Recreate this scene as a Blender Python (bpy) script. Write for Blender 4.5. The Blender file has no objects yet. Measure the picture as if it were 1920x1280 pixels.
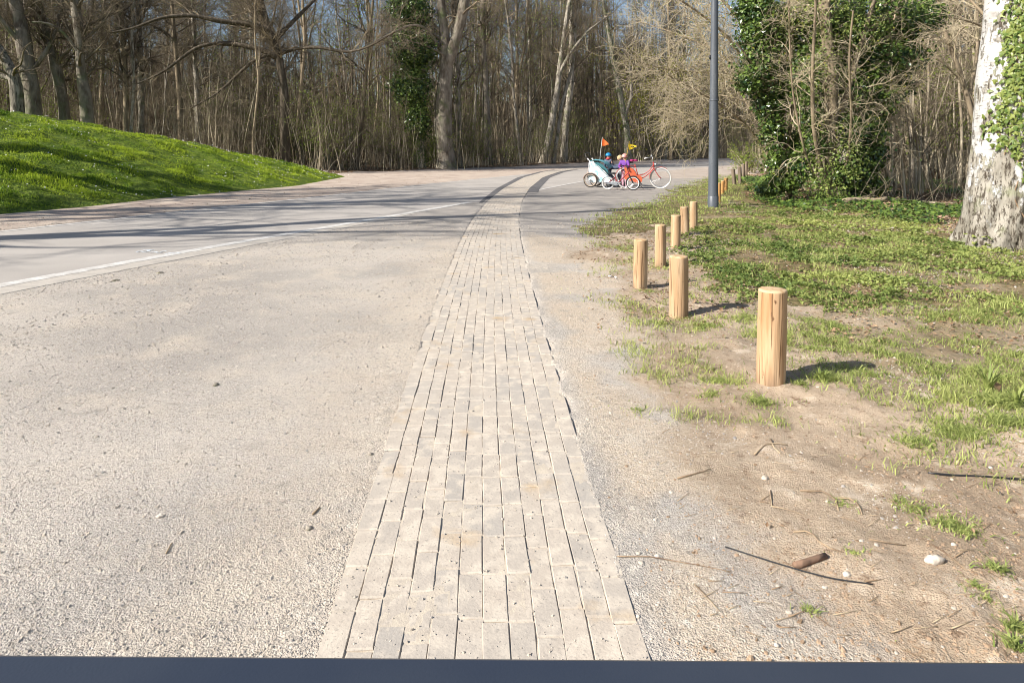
import bpy, math, random
import numpy as np
from mathutils import Vector, Matrix
R_ = math.radians
sc = bpy.context.scene
COL = sc.collection
# ------------------------------------------------------------------ camera
H, F, PITCH = 1.30, 1250.0, R_(1.5)
cam_d = bpy.data.cameras.new('camera'); cam = bpy.data.objects.new('camera', cam_d); COL.objects.link(cam)
cam.location = (0, 0, H); cam.rotation_euler = (math.pi/2 - PITCH, 0, 0)
cam_d.sensor_width = 36; cam_d.lens = 36*F/1920
PROW = 280 + F*math.tan(PITCH)
cam_d.shift_y = (PROW - 640)/1920
cam_d.clip_start = 0.05; cam_d.clip_end = 3000
sc.camera = cam
# ------------------------------------------------------------------ sky and sun
SUN_AZ = np.array([-0.90, -0.435]); SUN_EL = R_(35)
w = bpy.data.worlds.new('World'); sc.world = w; w.use_nodes = True
nt = w.node_tree; bg = nt.nodes['Background']
sky = nt.nodes.new('ShaderNodeTexSky'); sky.sky_type = 'NISHITA'; sky.sun_disc = False
sky.sun_elevation = SUN_EL; sky.sun_rotation = math.atan2(SUN_AZ[0], SUN_AZ[1])
sky.air_density = 1.0; sky.dust_density = 1.2; sky.ozone_density = 1.0
nt.links.new(sky.outputs[0], bg.inputs[0]); bg.inputs[1].default_value = 0.085
sd = bpy.data.lights.new('sun', 'SUN'); sd.energy = 5.0; sd.angle = R_(0.5); sd.color = (1.0, 0.952, 0.885)
so = bpy.data.objects.new('sun', sd); COL.objects.link(so)
v = Vector((SUN_AZ[0]*math.cos(SUN_EL), SUN_AZ[1]*math.cos(SUN_EL), math.sin(SUN_EL)))
so.rotation_euler = v.to_track_quat('Z', 'Y').to_euler()
so.location = v*60
sc.view_settings.view_transform = 'Standard'; sc.view_settings.look = 'None'
sc.view_settings.gamma = 1.0; sc.view_settings.exposure = 0.70
sc.cycles.filter_width = 1.0
sc.cycles.max_bounces = 5; sc.cycles.diffuse_bounces = 3; sc.cycles.glossy_bounces = 2
sc.cycles.transmission_bounces = 3; sc.cycles.transparent_max_bounces = 4
# ------------------------------------------------------------------ plan helpers: picture <-> ground measurements
CP, SP = math.cos(PITCH), math.sin(PITCH)
def at(px, py, z=0.0):
    d = (px-960.0, F*CP + (PROW-py)*SP, -F*SP + (PROW-py)*CP)
    t = (z-H)/d[2]
    return (d[0]*t, d[1]*t, z)
def atd(px, py, Y):
    d = (px-960.0, F*CP + (PROW-py)*SP, -F*SP + (PROW-py)*CP)
    t = Y/d[1]
    return (d[0]*t, Y, H + d[2]*t)
def proj(x, y, z=0.0):
    yy = np.maximum(y, 0.6)
    dep = yy*CP - (z-H)*SP
    return 960 + F*x/dep, PROW - F*(yy*SP + (z-H)*CP)/dep
# ------------------------------------------------------------------ noise
def _h(ix, iy, s):
    n = (ix.astype(np.int64)*374761393 + iy.astype(np.int64)*668265263 + s*974711) & 0x7fffffff
    n = ((n ^ (n >> 13))*1274126177) & 0x7fffffff
    return ((n ^ (n >> 16)) & 0xffff)/65535.0
def vn(x, y, s=0):
    ix = np.floor(x); iy = np.floor(y); fx = x-ix; fy = y-iy
    fx = fx*fx*(3-2*fx); fy = fy*fy*(3-2*fy)
    a = _h(ix, iy, s); b = _h(ix+1, iy, s); c = _h(ix, iy+1, s); d = _h(ix+1, iy+1, s)
    return (a*(1-fx)+b*fx)*(1-fy) + (c*(1-fx)+d*fx)*fy
def fbm(x, y, o=4, s=0):
    t = 0; a = 0.5
    for i in range(o):
        t = t + a*vn(x*2**i+17.3*i, y*2**i-9.1*i, s+i); a *= .5
    return t/(1-.5**o)
def sst(a, b, x):
    t = np.clip((x-a)/(b-a), 0, 1); return t*t*(3-2*t)
def inpoly(px, py, poly):
    r = np.zeros(px.shape, bool); n = len(poly)
    for i in range(n):
        x1, y1 = poly[i]; x2, y2 = poly[(i+1) % n]
        if y1 == y2: continue
        c = ((y1 > py) != (y2 > py)) & (px < (x2-x1)*(py-y1)/(y2-y1)+x1)
        r ^= c
    return r
# ------------------------------------------------------------------ mesh helpers
def mesh_np(name, V, Fc, mat=None, smooth=True, attrs=None, mats=None, midx=None):
    """V (n,3); Fc list of int arrays (m,k)"""
    if not isinstance(Fc, list): Fc = [Fc]
    me = bpy.data.meshes.new(name)
    V = np.asarray(V, np.float32)
    me.vertices.add(len(V)); me.vertices.foreach_set('co', V.ravel())
    li = np.concatenate([f.ravel() for f in Fc]).astype(np.int32)
    ks = np.concatenate([np.full(len(f), f.shape[1], np.int32) for f in Fc])
    st = np.concatenate([[0], np.cumsum(ks)[:-1]]).astype(np.int32)
    me.loops.add(len(li)); me.loops.foreach_set('vertex_index', li)
    me.polygons.add(len(ks)); me.polygons.foreach_set('loop_start', st)
    me.polygons.foreach_set('loop_total', ks)
    me.polygons.foreach_set('use_smooth', np.full(len(ks), smooth))
    if mats:
        for m in mats: me.materials.append(m)
        if midx is not None: me.polygons.foreach_set('material_index', midx.astype(np.int32))
    elif mat: me.materials.append(mat)
    if attrs:
        for k, a in attrs.items():
            at_ = me.attributes.new(k, 'FLOAT', 'POINT'); at_.data.foreach_set('value', np.asarray(a, np.float32))
    me.update(calc_edges=True)
    return me
def link(name, me, parent=None, loc=None, rot=None):
    o = bpy.data.objects.new(name, me); COL.objects.link(o)
    if parent is not None: o.parent = parent
    if loc is not None: o.location = loc
    if rot is not None: o.rotation_euler = rot
    return o
def tag(o, label=None, cat=None, group=None, kind=None):
    if label: o['label'] = label
    if cat: o['category'] = cat
    if group: o['group'] = group
    if kind: o['kind'] = kind
    return o
def thing(name, label, cat, loc=(0, 0, 0), rz=0.0, group=None):
    return tag(link(name, None, None, loc, (0, 0, rz)), label, cat, group)
class MB:
    """collects shapes for ONE mesh"""
    def __init__(s): s.V = []; s.F = {}; s.n = 0; s.A = []
    def add(s, V, Fs, a=None):
        V = np.asarray(V, float).reshape(-1, 3)
        for f in (Fs if isinstance(Fs, list) else [Fs]):
            f = np.asarray(f, int); s.F.setdefault(f.shape[1], []).append(f+s.n)
        s.V.append(V); s.n += len(V)
        s.A.append(np.zeros(len(V)) if a is None else np.broadcast_to(a, (len(V),)))
        return s
    def tubes(s, P, R, k=6, caps=False, a=None):
        P = np.asarray(P, float); R = np.asarray(R, float)
        if P.ndim == 2: P = P[None]
        if R.ndim < 2: R = np.broadcast_to(R, P.shape[:2])
        M, n = P.shape[:2]
        T = np.empty_like(P); T[:, 1:-1] = P[:, 2:]-P[:, :-2]; T[:, 0] = P[:, 1]-P[:, 0]; T[:, -1] = P[:, -1]-P[:, -2]
        T /= np.linalg.norm(T, axis=2, keepdims=True)+1e-9
        main = P[:, -1]-P[:, 0]; ax = np.argmin(np.abs(main), axis=1)
        ref = np.eye(3)[ax][:, None, :]*np.ones((1, n, 1))
        U = np.cross(T, ref); U /= np.linalg.norm(U, axis=2, keepdims=True)+1e-9
        W = np.cross(T, U)
        th = np.arange(k)*2*math.pi/k
        V = P[:, :, None, :] + R[:, :, None, None]*(np.cos(th)[None, None, :, None]*U[:, :, None, :]+np.sin(th)[None, None, :, None]*W[:, :, None, :])
        idx = np.arange(M*n*k).reshape(M, n, k)
        A_ = idx[:, :-1, :]; B_ = idx[:, 1:, :]
        q = np.stack([A_, np.roll(A_, -1, 2), np.roll(B_, -1, 2), B_], -1).reshape(-1, 4)
        Fs = [q]
        if caps and k > 2:
            Fs.append(idx[:, 0, ::-1].reshape(-1, k)); Fs.append(idx[:, -1, :].reshape(-1, k))
        av = None if a is None else np.repeat(np.broadcast_to(a, (M,)), n*k)
        s.add(V.reshape(-1, 3), Fs, av); return s
    def box(s, c, d, M=None):
        c = np.array(c); d = np.array(d)/2
        V = np.array([[x, y, z] for x in (-1, 1) for y in (-1, 1) for z in (-1, 1)])*d
        if M is not None: V = V@np.array(M).T
        s.add(V+c, np.array([[0, 1, 3, 2], [4, 6, 7, 5], [0, 4, 5, 1], [2, 3, 7, 6], [0, 2, 6, 4], [1, 5, 7, 3]])); return s
    def lathe(s, prof, k=20, c=(0, 0, 0), axis=2):
        prof = np.array(prof, float); th = np.arange(k)*2*math.pi/k
        V = np.stack([prof[:, 0, None]*np.cos(th), prof[:, 0, None]*np.sin(th), prof[:, 1, None]*np.ones(k)], -1)
        if axis == 1: V = V[..., [0, 2, 1]]
        if axis == 0: V = V[..., [2, 0, 1]]
        idx = np.arange(len(prof)*k).reshape(len(prof), k)
        a = idx[:-1]; b = idx[1:]
        q = np.stack([a, np.roll(a, -1, 1), np.roll(b, -1, 1), b], -1).reshape(-1, 4)
        s.add(V.reshape(-1, 3)+np.array(c), q); return s
    def torus(s, c, R, r, axis=1, k=40, m=8, sy=1.0):
        a = np.arange(k)*2*math.pi/k; b = np.arange(m)*2*math.pi/m
        x = (R+r*np.cos(b)[None])*np.cos(a)[:, None]; z = (R+r*np.cos(b)[None])*np.sin(a)[:, None]; y = r*sy*np.sin(b)[None]*np.ones((k, 1))
        V = np.stack([x, y, z], -1) if axis == 1 else np.stack([x, z, y], -1)
        i = np.arange(k*m).reshape(k, m)
        q = np.stack([i, np.roll(i, -1, 1), np.roll(np.roll(i, -1, 0), -1, 1), np.roll(i, -1, 0)], -1).reshape(-1, 4)
        s.add(V.reshape(-1, 3)+np.array(c), q); return s
    def ball(s, c, r, k=14, m=9):
        r = np.broadcast_to(r, (3,)); ph = np.linspace(0.02, math.pi-.02, m); th = np.arange(k)*2*math.pi/k
        V = np.stack([np.sin(ph)[:, None]*np.cos(th), np.sin(ph)[:, None]*np.sin(th), np.cos(ph)[:, None]*np.ones(k)], -1)*r
        i = np.arange(m*k).reshape(m, k); a = i[:-1]; b = i[1:]
        s.add(V.reshape(-1, 3)+np.array(c), [np.stack([a, b, np.roll(b, -1, 1), np.roll(a, -1, 1)], -1).reshape(-1, 4), i[0][None, ::1], i[-1][None, ::-1]]); return s
    def prism(s, poly, y0, y1):
        """poly in x,z extruded over y"""
        n = len(poly); p = np.array(poly, float)
        V = np.concatenate([np.c_[p[:, 0], np.full(n, y0), p[:, 1]], np.c_[p[:, 0], np.full(n, y1), p[:, 1]]])
        i = np.arange(n); j = (i+1) % n
        s.add(V, [np.stack([i, j, j+n, i+n], -1), i[None, ::-1], (i+n)[None]]); return s
    def mesh(s, name, mat, smooth=True):
        V = np.concatenate(s.V); Fs = [np.concatenate(f) for f in s.F.values()]
        return mesh_np(name, V, Fs, mat, smooth, {'rnd': np.concatenate(s.A)})
    def build(s, name, mat, parent=None, loc=None, rot=None, smooth=True):
        return link(name, s.mesh(name, mat, smooth), parent, loc, rot)
# ------------------------------------------------------------------ materials
def L(nt, a, b): nt.links.new(a, b)
def mat(name, col, rough=.8, var=(), bump=None, spec=.5, metal=0.0, attr2=None, objrnd=0.0, transl=0.0, coat=0.0):
    """col mixed with var colours [(colour, noise scale, lo, hi, stretch)], attr2 = second colour driven by 'rnd'"""
    m = bpy.data.materials.new(name); m.use_nodes = True; t = m.node_tree; N = t.nodes
    b = N['Principled BSDF']; tc = N.new('ShaderNodeTexCoord')
    out = None
    def rgb(c):
        n = N.new('ShaderNodeRGB'); n.outputs[0].default_value = (*c, 1); return n.outputs[0]
    def mix(f, a, c2, mode='MIX'):
        n = N.new('ShaderNodeMix'); n.data_type = 'RGBA'; n.blend_type = mode
        if isinstance(f, float): n.inputs[0].default_value = f
        else: L(t, f, n.inputs[0])
        L(t, a, n.inputs[6]); L(t, c2, n.inputs[7]); return n.outputs[2]
    out = rgb(col)
    if attr2 is not None:
        a = N.new('ShaderNodeAttribute'); a.attribute_name = 'rnd'
        out = mix(a.outputs['Fac'], out, rgb(attr2))
    for c2, scl, lo, hi, st in var:
        mp = N.new('ShaderNodeMapping'); mp.inputs['Scale'].default_value = st
        L(t, tc.outputs['Object'], mp.inputs[0])
        nz = N.new('ShaderNodeTexNoise'); nz.inputs['Scale'].default_value = scl; nz.inputs['Detail'].default_value = 5
        L(t, mp.outputs[0], nz.inputs[0])
        mr = N.new('ShaderNodeMapRange'); mr.inputs[1].default_value = lo; mr.inputs[2].default_value = hi
        L(t, nz.outputs[0], mr.inputs[0]); out = mix(mr.outputs[0], out, rgb(c2))
    if objrnd:
        oi = N.new('ShaderNodeObjectInfo'); mr = N.new('ShaderNodeMapRange')
        mr.inputs[3].default_value = 1-objrnd; mr.inputs[4].default_value = 1+objrnd
        L(t, oi.outputs['Random'], mr.inputs[0])
        vm = N.new('ShaderNodeVectorMath'); vm.operation = 'SCALE'; L(t, out, vm.inputs[0]); L(t, mr.outputs[0], vm.inputs['Scale']); out = vm.outputs[0]
    L(t, out, b.inputs['Base Color'])
    b.inputs['Roughness'].default_value = rough; b.inputs['Metallic'].default_value = metal
    b.inputs['Specular IOR Level'].default_value = spec; b.inputs['Coat Weight'].default_value = coat
    if bump:
        scl, st, dist, stretch = bump
        mp = N.new('ShaderNodeMapping'); mp.inputs['Scale'].default_value = stretch; L(t, tc.outputs['Object'], mp.inputs[0])
        nz = N.new('ShaderNodeTexNoise'); nz.inputs['Scale'].default_value = scl; nz.inputs['Detail'].default_value = 4; L(t, mp.outputs[0], nz.inputs[0])
        bp = N.new('ShaderNodeBump'); bp.inputs['Strength'].default_value = st; bp.inputs['Distance'].default_value = dist
        L(t, nz.outputs[0], bp.inputs['Height']); L(t, bp.outputs[0], b.inputs['Normal'])
    if transl:
        tr = N.new('ShaderNodeBsdfTranslucent'); L(t, out, tr.inputs[0]); ms = N.new('ShaderNodeMixShader'); ms.inputs[0].default_value = transl
        L(t, b.outputs[0], ms.inputs[1]); L(t, tr.outputs[0], ms.inputs[2]); L(t, ms.outputs[0], N['Material Output'].inputs[0])
    return m
I3 = (1, 1, 1); VS = (1, 1, .18)
M = {}
M['bark'] = mat('bark', (.28, .245, .195), .9, [((.52, .465, .38), 9, .44, .66, VS), ((.055, .045, .034), 14, .5, .68, VS), ((.12, .14, .055), 2.2, .5, .75, I3)], (16, .8, .05, VS), .2, objrnd=.35)
M['bark_dark'] = mat('bark_dark', (.085, .068, .048), .9, [((.22, .18, .135), 9, .5, .72, VS)], (16, .8, .05, VS), .2)
M['bark_log'] = mat('bark_log', (.24, .15, .10), .85, [((.13, .085, .06), 30, .45, .65, I3)], (60, .6, .004, I3), .2)
M['bark_tan'] = mat('bark_tan', (.36, .285, .19), .9, [((.17, .135, .09), 8, .45, .65, VS), ((.24, .24, .10), 2, .55, .8, I3)], None, .2, objrnd=.35)
M['bark_beech'] = mat('bark_beech', (.27, .235, .185), .85, [((.12, .095, .07), 3, .4, .65, (1, 1, .5)), ((.33, .29, .24), 12, .55, .75, VS), ((.13, .15, .065), 1.6, .5, .75, I3)], (10, .6, .06, (1, 1, .3)), .25)
M['twig'] = mat('twig', (.140, .112, .078), .85, [((.36, .29, .185), 1.3, .50, .68, I3)], None, .2, objrnd=.3)
M['twig_tan'] = mat('twig_tan', (.50, .42, .29), .8, [((.26, .22, .12), 2, .45, .7, I3)], None, .25)
M['stem_pale'] = mat('stem_pale', (.50, .43, .31), .85, [((.20, .155, .10), 3, .4, .65, (1, 1, .3)), ((.26, .25, .11), 1.7, .55, .75, I3)], None, .2, objrnd=.3)
M['bud'] = mat('bud', (.15, .22, .03), .6, attr2=(.33, .40, .07), transl=.35, spec=.3)
M['bud_yellow'] = mat('bud_yellow', (.22, .24, .03), .6, attr2=(.34, .32, .05), transl=.35, spec=.3)
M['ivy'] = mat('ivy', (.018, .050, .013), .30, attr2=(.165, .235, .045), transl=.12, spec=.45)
M['ivy_light'] = mat('ivy_light', (.085, .15, .028), .4, attr2=(.30, .34, .09), transl=.25, spec=.4)
M['weed'] = mat('weed', (.105, .165, .035), .55, attr2=(.42, .45, .13), transl=.3, spec=.35)
M['grass'] = mat('grass', (.13, .195, .036), .6, attr2=(.47, .50, .17), transl=.3, spec=.3)
M['grass_mound'] = mat('grass_mound', (.080, .175, .010), .6, attr2=(.50, .60, .045), transl=.3, spec=.3)
M['litter'] = mat('litter', (.15, .085, .045), .8, attr2=(.40, .28, .17), spec=.2)
M['wood'] = mat('wood', (.44, .285, .16), .8, [((.58, .425, .27), 7, .42, .60, (1, 1, .16)), ((.36, .20, .095), 11, .52, .70, (1, 1, .10)), ((.17, .10, .05), 75, .595, .64, (1, 1, .03)), ((.15, .085, .045), 15, .68, .72, (1, 1, .6))], (45, .7, .012, (1, 1, .04)), .2, objrnd=.14, attr2=(.22, .15, .10))
M['wood_end'] = mat('wood_end', (.58, .42, .25), .8, [((.42, .26, .13), 25, .45, .65, I3)], (60, .4, .004, I3), .2)
M['wood_old'] = mat('wood_old', (.21, .165, .12), .9, [((.11, .085, .06), 10, .45, .65, (1, 1, .2))], (25, .6, .01, (1, 1, .2)), .2)
M['wood_orange'] = mat('wood_orange', (.46, .25, .09), .75, [((.58, .36, .16), 7, .45, .65, (1, 1, .12))], (30, .35, .01, (1, 1, .05)), .25)
M['pole'] = mat('pole', (.085, .095, .11), .42, [((.13, .14, .15), 6, .5, .75, (1, 1, .3)), ((.06, .065, .07), 30, .6, .7, I3)], None, .5)
M['rail'] = mat('rail', (.026, .034, .052), .42, [((.038, .046, .062), 3.5, .35, .75, I3)], (250, .12, .002, I3), .45)
M['brick'] = mat('brick', (.48, .415, .34), .85, [((.56, .49, .40), 16, .46, .62, I3), ((.46, .34, .21), 3.1, .62, .74, I3), ((.33, .29, .245), 120, .60, .70, I3), ((.41, .37, .32), 1.1, .5, .7, I3)], (90, .4, .004, I3), .25, attr2=(.405, .365, .315))
M['sand'] = mat('sand', (.53, .46, .365), .95, [((.45, .39, .32), 30, .45, .65, I3)], (160, .4, .004, I3), .15)
M['stone'] = mat('stone', (.50, .43, .35), .9, attr2=(.30, .28, .26), spec=.2)
M['crumb'] = mat('crumb', (.42, .30, .20), .95, attr2=(.20, .135, .085), spec=.15)
M['stone_pale'] = mat('stone_pale', (.62, .55, .46), .9, [((.42, .36, .3), 50, .45, .65, I3)], (80, .9, .006, I3), .2)
M['stick'] = mat('stick', (.30, .205, .125), .85, [((.17, .11, .07), 12, .45, .65, I3)], (60, .5, .004, I3), .2, attr2=(.52, .42, .28))
M['black'] = mat('black', (.02, .02, .022), .45, spec=.5)
M['rubber'] = mat('rubber', (.035, .034, .034), .8, spec=.3)
M['tyre_white'] = mat('tyre_white', (.60, .585, .55), .7)
M['white'] = mat('white', (.80, .79, .76), .5, spec=.4)
M['silver'] = mat('silver', (.55, .56, .58), .3, metal=.8)
M['red'] = mat('red', (.42, .045, .035), .35, spec=.5)
M['dark_red'] = mat('dark_red', (.30, .03, .04), .35, spec=.5)
M['orange_red'] = mat('orange_red', (.62, .13, .055), .5, spec=.4)
M['orange'] = mat('orange', (.80, .17, .03), .6, transl=.3)
M['yellow'] = mat('yellow', (.75, .55, .02), .6, transl=.3)
M['magenta'] = mat('magenta', (.38, .03, .14), .5)
M['teal'] = mat('teal', (.16, .42, .47), .6, [((.06, .24, .27), 7, .5, .6, I3)], spec=.35)
M['teal_dark'] = mat('teal_dark', (.03, .13, .15), .65, spec=.35)
M['teal_pale'] = mat('teal_pale', (.58, .66, .66), .6, [((.30, .52, .54), 9, .56, .60, I3), ((.55, .42, .36), 7, .62, .68, I3)], spec=.35)
M['brown_cloth'] = mat('brown_cloth', (.40, .25, .17), .8)
M['grey_cloth'] = mat('grey_cloth', (.10, .11, .13), .8)
M['tan'] = mat('tan', (.42, .33, .24), .6)
M['skin'] = mat('skin', (.55, .33, .24), .6)
M['hair_blond'] = mat('hair_blond', (.48, .35, .19), .7)
M['blue'] = mat('blue', (.02, .25, .55), .35)
M['pink'] = mat('pink', (.70, .33, .30), .4)
M['pink_cloth'] = mat('pink_cloth', (.62, .35, .42), .7)
M['purple'] = mat('purple', (.17, .05, .32), .75)
M['navy'] = mat('navy', (.07, .09, .14), .75)
M['cloth_red'] = mat('cloth_red', (.45, .04, .05), .75)
M['grey_plastic'] = mat('grey_plastic', (.25, .27, .29), .5)
M['iris'] = mat('iris', (.03, .03, .04), .3)
M['lamp_glass'] = mat('lamp_glass', (.75, .76, .75), .25)
M['hat'] = mat('hat', (.75, .68, .60), .7)

def ground_mat():
    m = bpy.data.materials.new('ground_surface'); m.use_nodes = True; t = m.node_tree; N = t.nodes; b = N['Principled BSDF']
    tc = N.new('ShaderNodeTexCoord')
    def noise(s, d=5, r=.55):
        n = N.new('ShaderNodeTexNoise'); n.inputs['Scale'].default_value = s; n.inputs['Detail'].default_value = d; n.inputs['Roughness'].default_value = r
        L(t, tc.outputs['Object'], n.inputs[0]); return n.outputs[0]
    def vor(s):
        n = N.new('ShaderNodeTexVoronoi'); n.inputs['Scale'].default_value = s; L(t, tc.outputs['Object'], n.inputs[0]); return n
    def rng(x, lo, hi, a=0., c=1.):
        n = N.new('ShaderNodeMapRange'); n.inputs[1].default_value = lo; n.inputs[2].default_value = hi; n.inputs[3].default_value = a; n.inputs[4].default_value = c
        L(t, x, n.inputs[0]); return n.outputs[0]
    def col(c):
        n = N.new('ShaderNodeRGB'); n.outputs[0].default_value = (*c, 1); return n.outputs[0]
    def mix(f, a, c): 
        n = N.new('ShaderNodeMix'); n.data_type = 'RGBA'; L(t, f, n.inputs[0]); L(t, a, n.inputs[6]); L(t, c, n.inputs[7]); return n.outputs[2]
    def mth(op, a, c):
        n = N.new('ShaderNodeMath'); n.operation = op
        for i, q in enumerate((a, c)):
            if isinstance(q, (int, float)): n.inputs[i].default_value = q
            else: L(t, q, n.inputs[i])
        return n.outputs[0]
    def attr(k):
        n = N.new('ShaderNodeAttribute'); n.attribute_name = k; return n.outputs['Fac']
    nz_m = noise(3.0, 6, .65)
    def mask(k, amp=.55, w=.22):
        s = mth('ADD', attr(k), mth('MULTIPLY', mth('SUBTRACT', nz_m, .5), amp*2)); return rng(s, .5-w, .5+w)
    g1, g2, g3 = noise(.55, 4), noise(110, 3, .7), noise(1.9, 5, .6)
    vo = vor(150)
    grav = mix(rng(g1, .42, .58), col((.555, .495, .425)), col((.41, .37, .325)))
    grav = mix(mask('sandy', .5, .3), grav, mix(rng(noise(60, 4, .7), .5, .74), col((.585, .48, .365)), col((.44, .35, .25))))
    grav = mix(rng(g3, .50, .72), grav, col((.60, .52, .42)))
    grav = mix(rng(g2, .52, .72), grav, col((.24, .215, .19)))
    grav = mix(rng(g2, .42, .30), grav, col((.74, .67, .58)))
    grav = mix(rng(noise(34, 5, .75), .57, .66), grav, col((.27, .235, .195)))
    grav = mix(rng(noise(21, 5, .75), .42, .33), grav, col((.66, .60, .51)))
    grav = mix(rng(noise(6, 5, .7), .58, .72), grav, col((.36, .32, .275)))
    soil = mix(rng(noise(1.5, 5), .38, .62), col((.345, .262, .18)), col((.50, .39, .28)))
    soil = mix(rng(noise(70, 4, .7), .54, .74), soil, col((.25, .17, .105)))
    soil = mix(rng(noise(5.0, 4, .6), .58, .68), soil, col((.60, .49, .37)))
    soil = mix(rng(noise(13, 5, .75), .57, .66), soil, col((.25, .17, .11)))
    soil = mix(rng(noise(26, 5, .75), .40, .32), soil, col((.62, .51, .39)))
    pink = mix(rng(noise(1.2, 5), .4, .62), col((.44, .35, .285)), col((.56, .47, .38)))
    pink = mix(rng(g2, .54, .74), pink, col((.30, .21, .17)))
    litt = mix(rng(noise(2.2, 6, .7), .40, .62), col((.115, .075, .045)), col((.22, .15, .095)))
    litt = mix(rng(noise(28, 4, .7), .52, .66), litt, col((.34, .25, .16)))
    litt = mix(rng(noise(.9, 5, .7), .56, .70), litt, col((.07, .10, .03)))
    grn = mix(rng(noise(7, 5, .7), .4, .62), col((.10, .095, .035)), col((.30, .22, .12)))
    drk = mix(rng(noise(2.2, 5), .35, .65), col((.40, .36, .315)), col((.30, .275, .25)))
    c = mix(mask('worn', .4, .3), grav, drk)
    c = mix(mask('soil'), c, soil); c = mix(mask('pink', .3), c, pink); c = mix(mask('litter', .3), c, litt); c = mix(mask('green', .5), c, grn)
    L(t, c, b.inputs['Base Color']); b.inputs['Roughness'].default_value = .95; b.inputs['Specular IOR Level'].default_value = .15
    hgt = mth('ADD', mth('MULTIPLY', g2, 1.0), mth('ADD', mth('MULTIPLY', noise(30, 5, .75), 2.4), mth('MULTIPLY', rng(vo.outputs[0], 0, .6, 1, 0), .5)))
    bp = N.new('ShaderNodeBump'); bp.inputs['Strength'].default_value = .75; bp.inputs['Distance'].default_value = .0085
    L(t, hgt, bp.inputs['Height']); L(t, bp.outputs[0], b.inputs['Normal'])
    return m
M['ground'] = ground_mat()
M['asphalt'] = mat('asphalt', (.395, .36, .32), .95, [((.46, .42, .375), .8, .4, .65, I3), ((.28, .265, .25), 180, .52, .72, I3), ((.42, .39, .35), 4.5, .60, .74, (1, .3, 1))], (200, .4, .004, I3), .1)
M['tar'] = mat('tar', (.115, .11, .108), .8, [((.17, .16, .155), 3, .4, .7, I3), ((.22, .21, .2), 120, .6, .72, I3)], (150, .4, .004, I3), .3)
M['paint'] = mat('paint', (.64, .615, .57), .85, [((.46, .43, .385), 7, .42, .66, I3), ((.40, .38, .35), 120, .56, .70, I3)], None, .3)
M['chalk'] = mat('chalk', (.66, .70, .72), .85, [((.42, .41, .40), 40, .5, .65, I3)], None, .2)
M['concrete'] = mat('concrete', (.47, .425, .365), .9, [((.38, .345, .30), 6, .45, .68, I3), ((.56, .50, .43), 60, .55, .72, I3)], (90, .4, .004, I3), .25)
M['mound_soil'] = mat('mound_soil', (.09, .14, .018), .95, [((.17, .22, .03), 5, .42, .62, I3), ((.035, .06, .012), 16, .5, .68, I3)], (20, .9, .08, I3), .15)

# ------------------------------------------------------------------ plan curves (ground metres)
def gx(pts): return np.array([at(*p)[:2] for p in pts])
L_far = gx([(0, 433), (182, 413), (292, 402), (394, 389), (500, 379.6), (701, 356.5), (802, 345), (963, 329), (1060, 319.5), (1180, 311), (1300, 304), (1440, 299)])
L_near = gx([(0, 540), (182, 506), (364, 471), (547, 440), (700, 413), (910, 376), (1004, 358), (1101, 339), (1200, 326), (1300, 315), (1440, 305)])
def extend(c, back, fwd):
    a = c[0]+(c[0]-c[1])/np.linalg.norm(c[0]-c[1])*back; b = c[-1]+(c[-1]-c[-2])/np.linalg.norm(c[-1]-c[-2])*fwd
    return np.vstack([a, c, b])
L_far = extend(L_far, 16, 120); L_near = extend(L_near, 12, 100)
def resample(c, step):
    d = np.r_[0, np.cumsum(np.linalg.norm(np.diff(c, axis=0), axis=1))]
    n = max(int(d[-1]/step), 2); s = np.linspace(0, d[-1], n)
    p = np.c_[np.interp(s, d, c[:, 0]), np.interp(s, d, c[:, 1])]
    return p, s
def smooth(p, k):
    for _ in range(k):
        p[1:-1] = (p[:-2]+2*p[1:-1]+p[2:])/4
    return p
def nrm(p):
    t = np.gradient(p, axis=0); t /= np.linalg.norm(t, axis=1, keepdims=True); return np.c_[t[:, 1], -t[:, 0]]   # right-hand normal
pf, _ = resample(L_far, .35); pf = smooth(pf, 30)
pn, _ = resample(L_near, .35); pn = smooth(pn, 30)
EDGE_N = lambda y: np.interp(y, pn[:, 1], pn[:, 0])
EDGE_F = lambda y: np.interp(y, pf[:, 1], pf[:, 0])
# brick strip
sl = [(599, 1207), (640, 1108), (677, 963), (722, 827), (770, 700), (802, 620), (843, 519), (868.5, 452.7), (887, 413), (913.6, 378), (940, 354), (976, 333), (1012, 322.5), (1033, 319.5)]
sr = [(1216, 1207), (1177, 1108), (1131, 963), (1085, 827), (1043, 700), (1014, 620), (985, 519), (971, 452.7), (970, 413), (978.5, 378), (996, 354), (1024, 333), (1056, 322.5), (1072, 319.5)]
mid = np.array([(np.array(at(*a)[:2])+np.array(at(*b)[:2]))/2 for a, b in zip(sl, sr)])
mid = extend(mid, 3.2, 9)
sc_, ss = resample(mid, .1); sc_ = smooth(sc_, 60); SW = .85
sn = nrm(sc_)
STRIP_X = lambda y: np.interp(y, sc_[:, 1], sc_[:, 0])
# forest edge
FE = np.array([(-200, 60), (-60, 40), (-20, 36), (-9.7, 34.5), (-8.4, 39.5), (-3.8, 42.5), (-.4, 47.8), (4.2, 57.5), (9.6, 70), (18, 82), (30, 95), (60, 110), (200, 130)])
FEY = lambda x: np.interp(x, FE[:, 0], FE[:, 1])
RW = np.array([(-10, 8.6), (7, 9.0), (11.5, 7.6), (12.8, 6.9), (14.2, 6.7), (17.7, 7.1), (22, 8.6), (29.5, 10.8), (45, 16.5), (95, 36), (200, 80)])   # (y, x) right wood edge
RWX = lambda y: np.interp(y, RW[:, 0], RW[:, 1])
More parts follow.
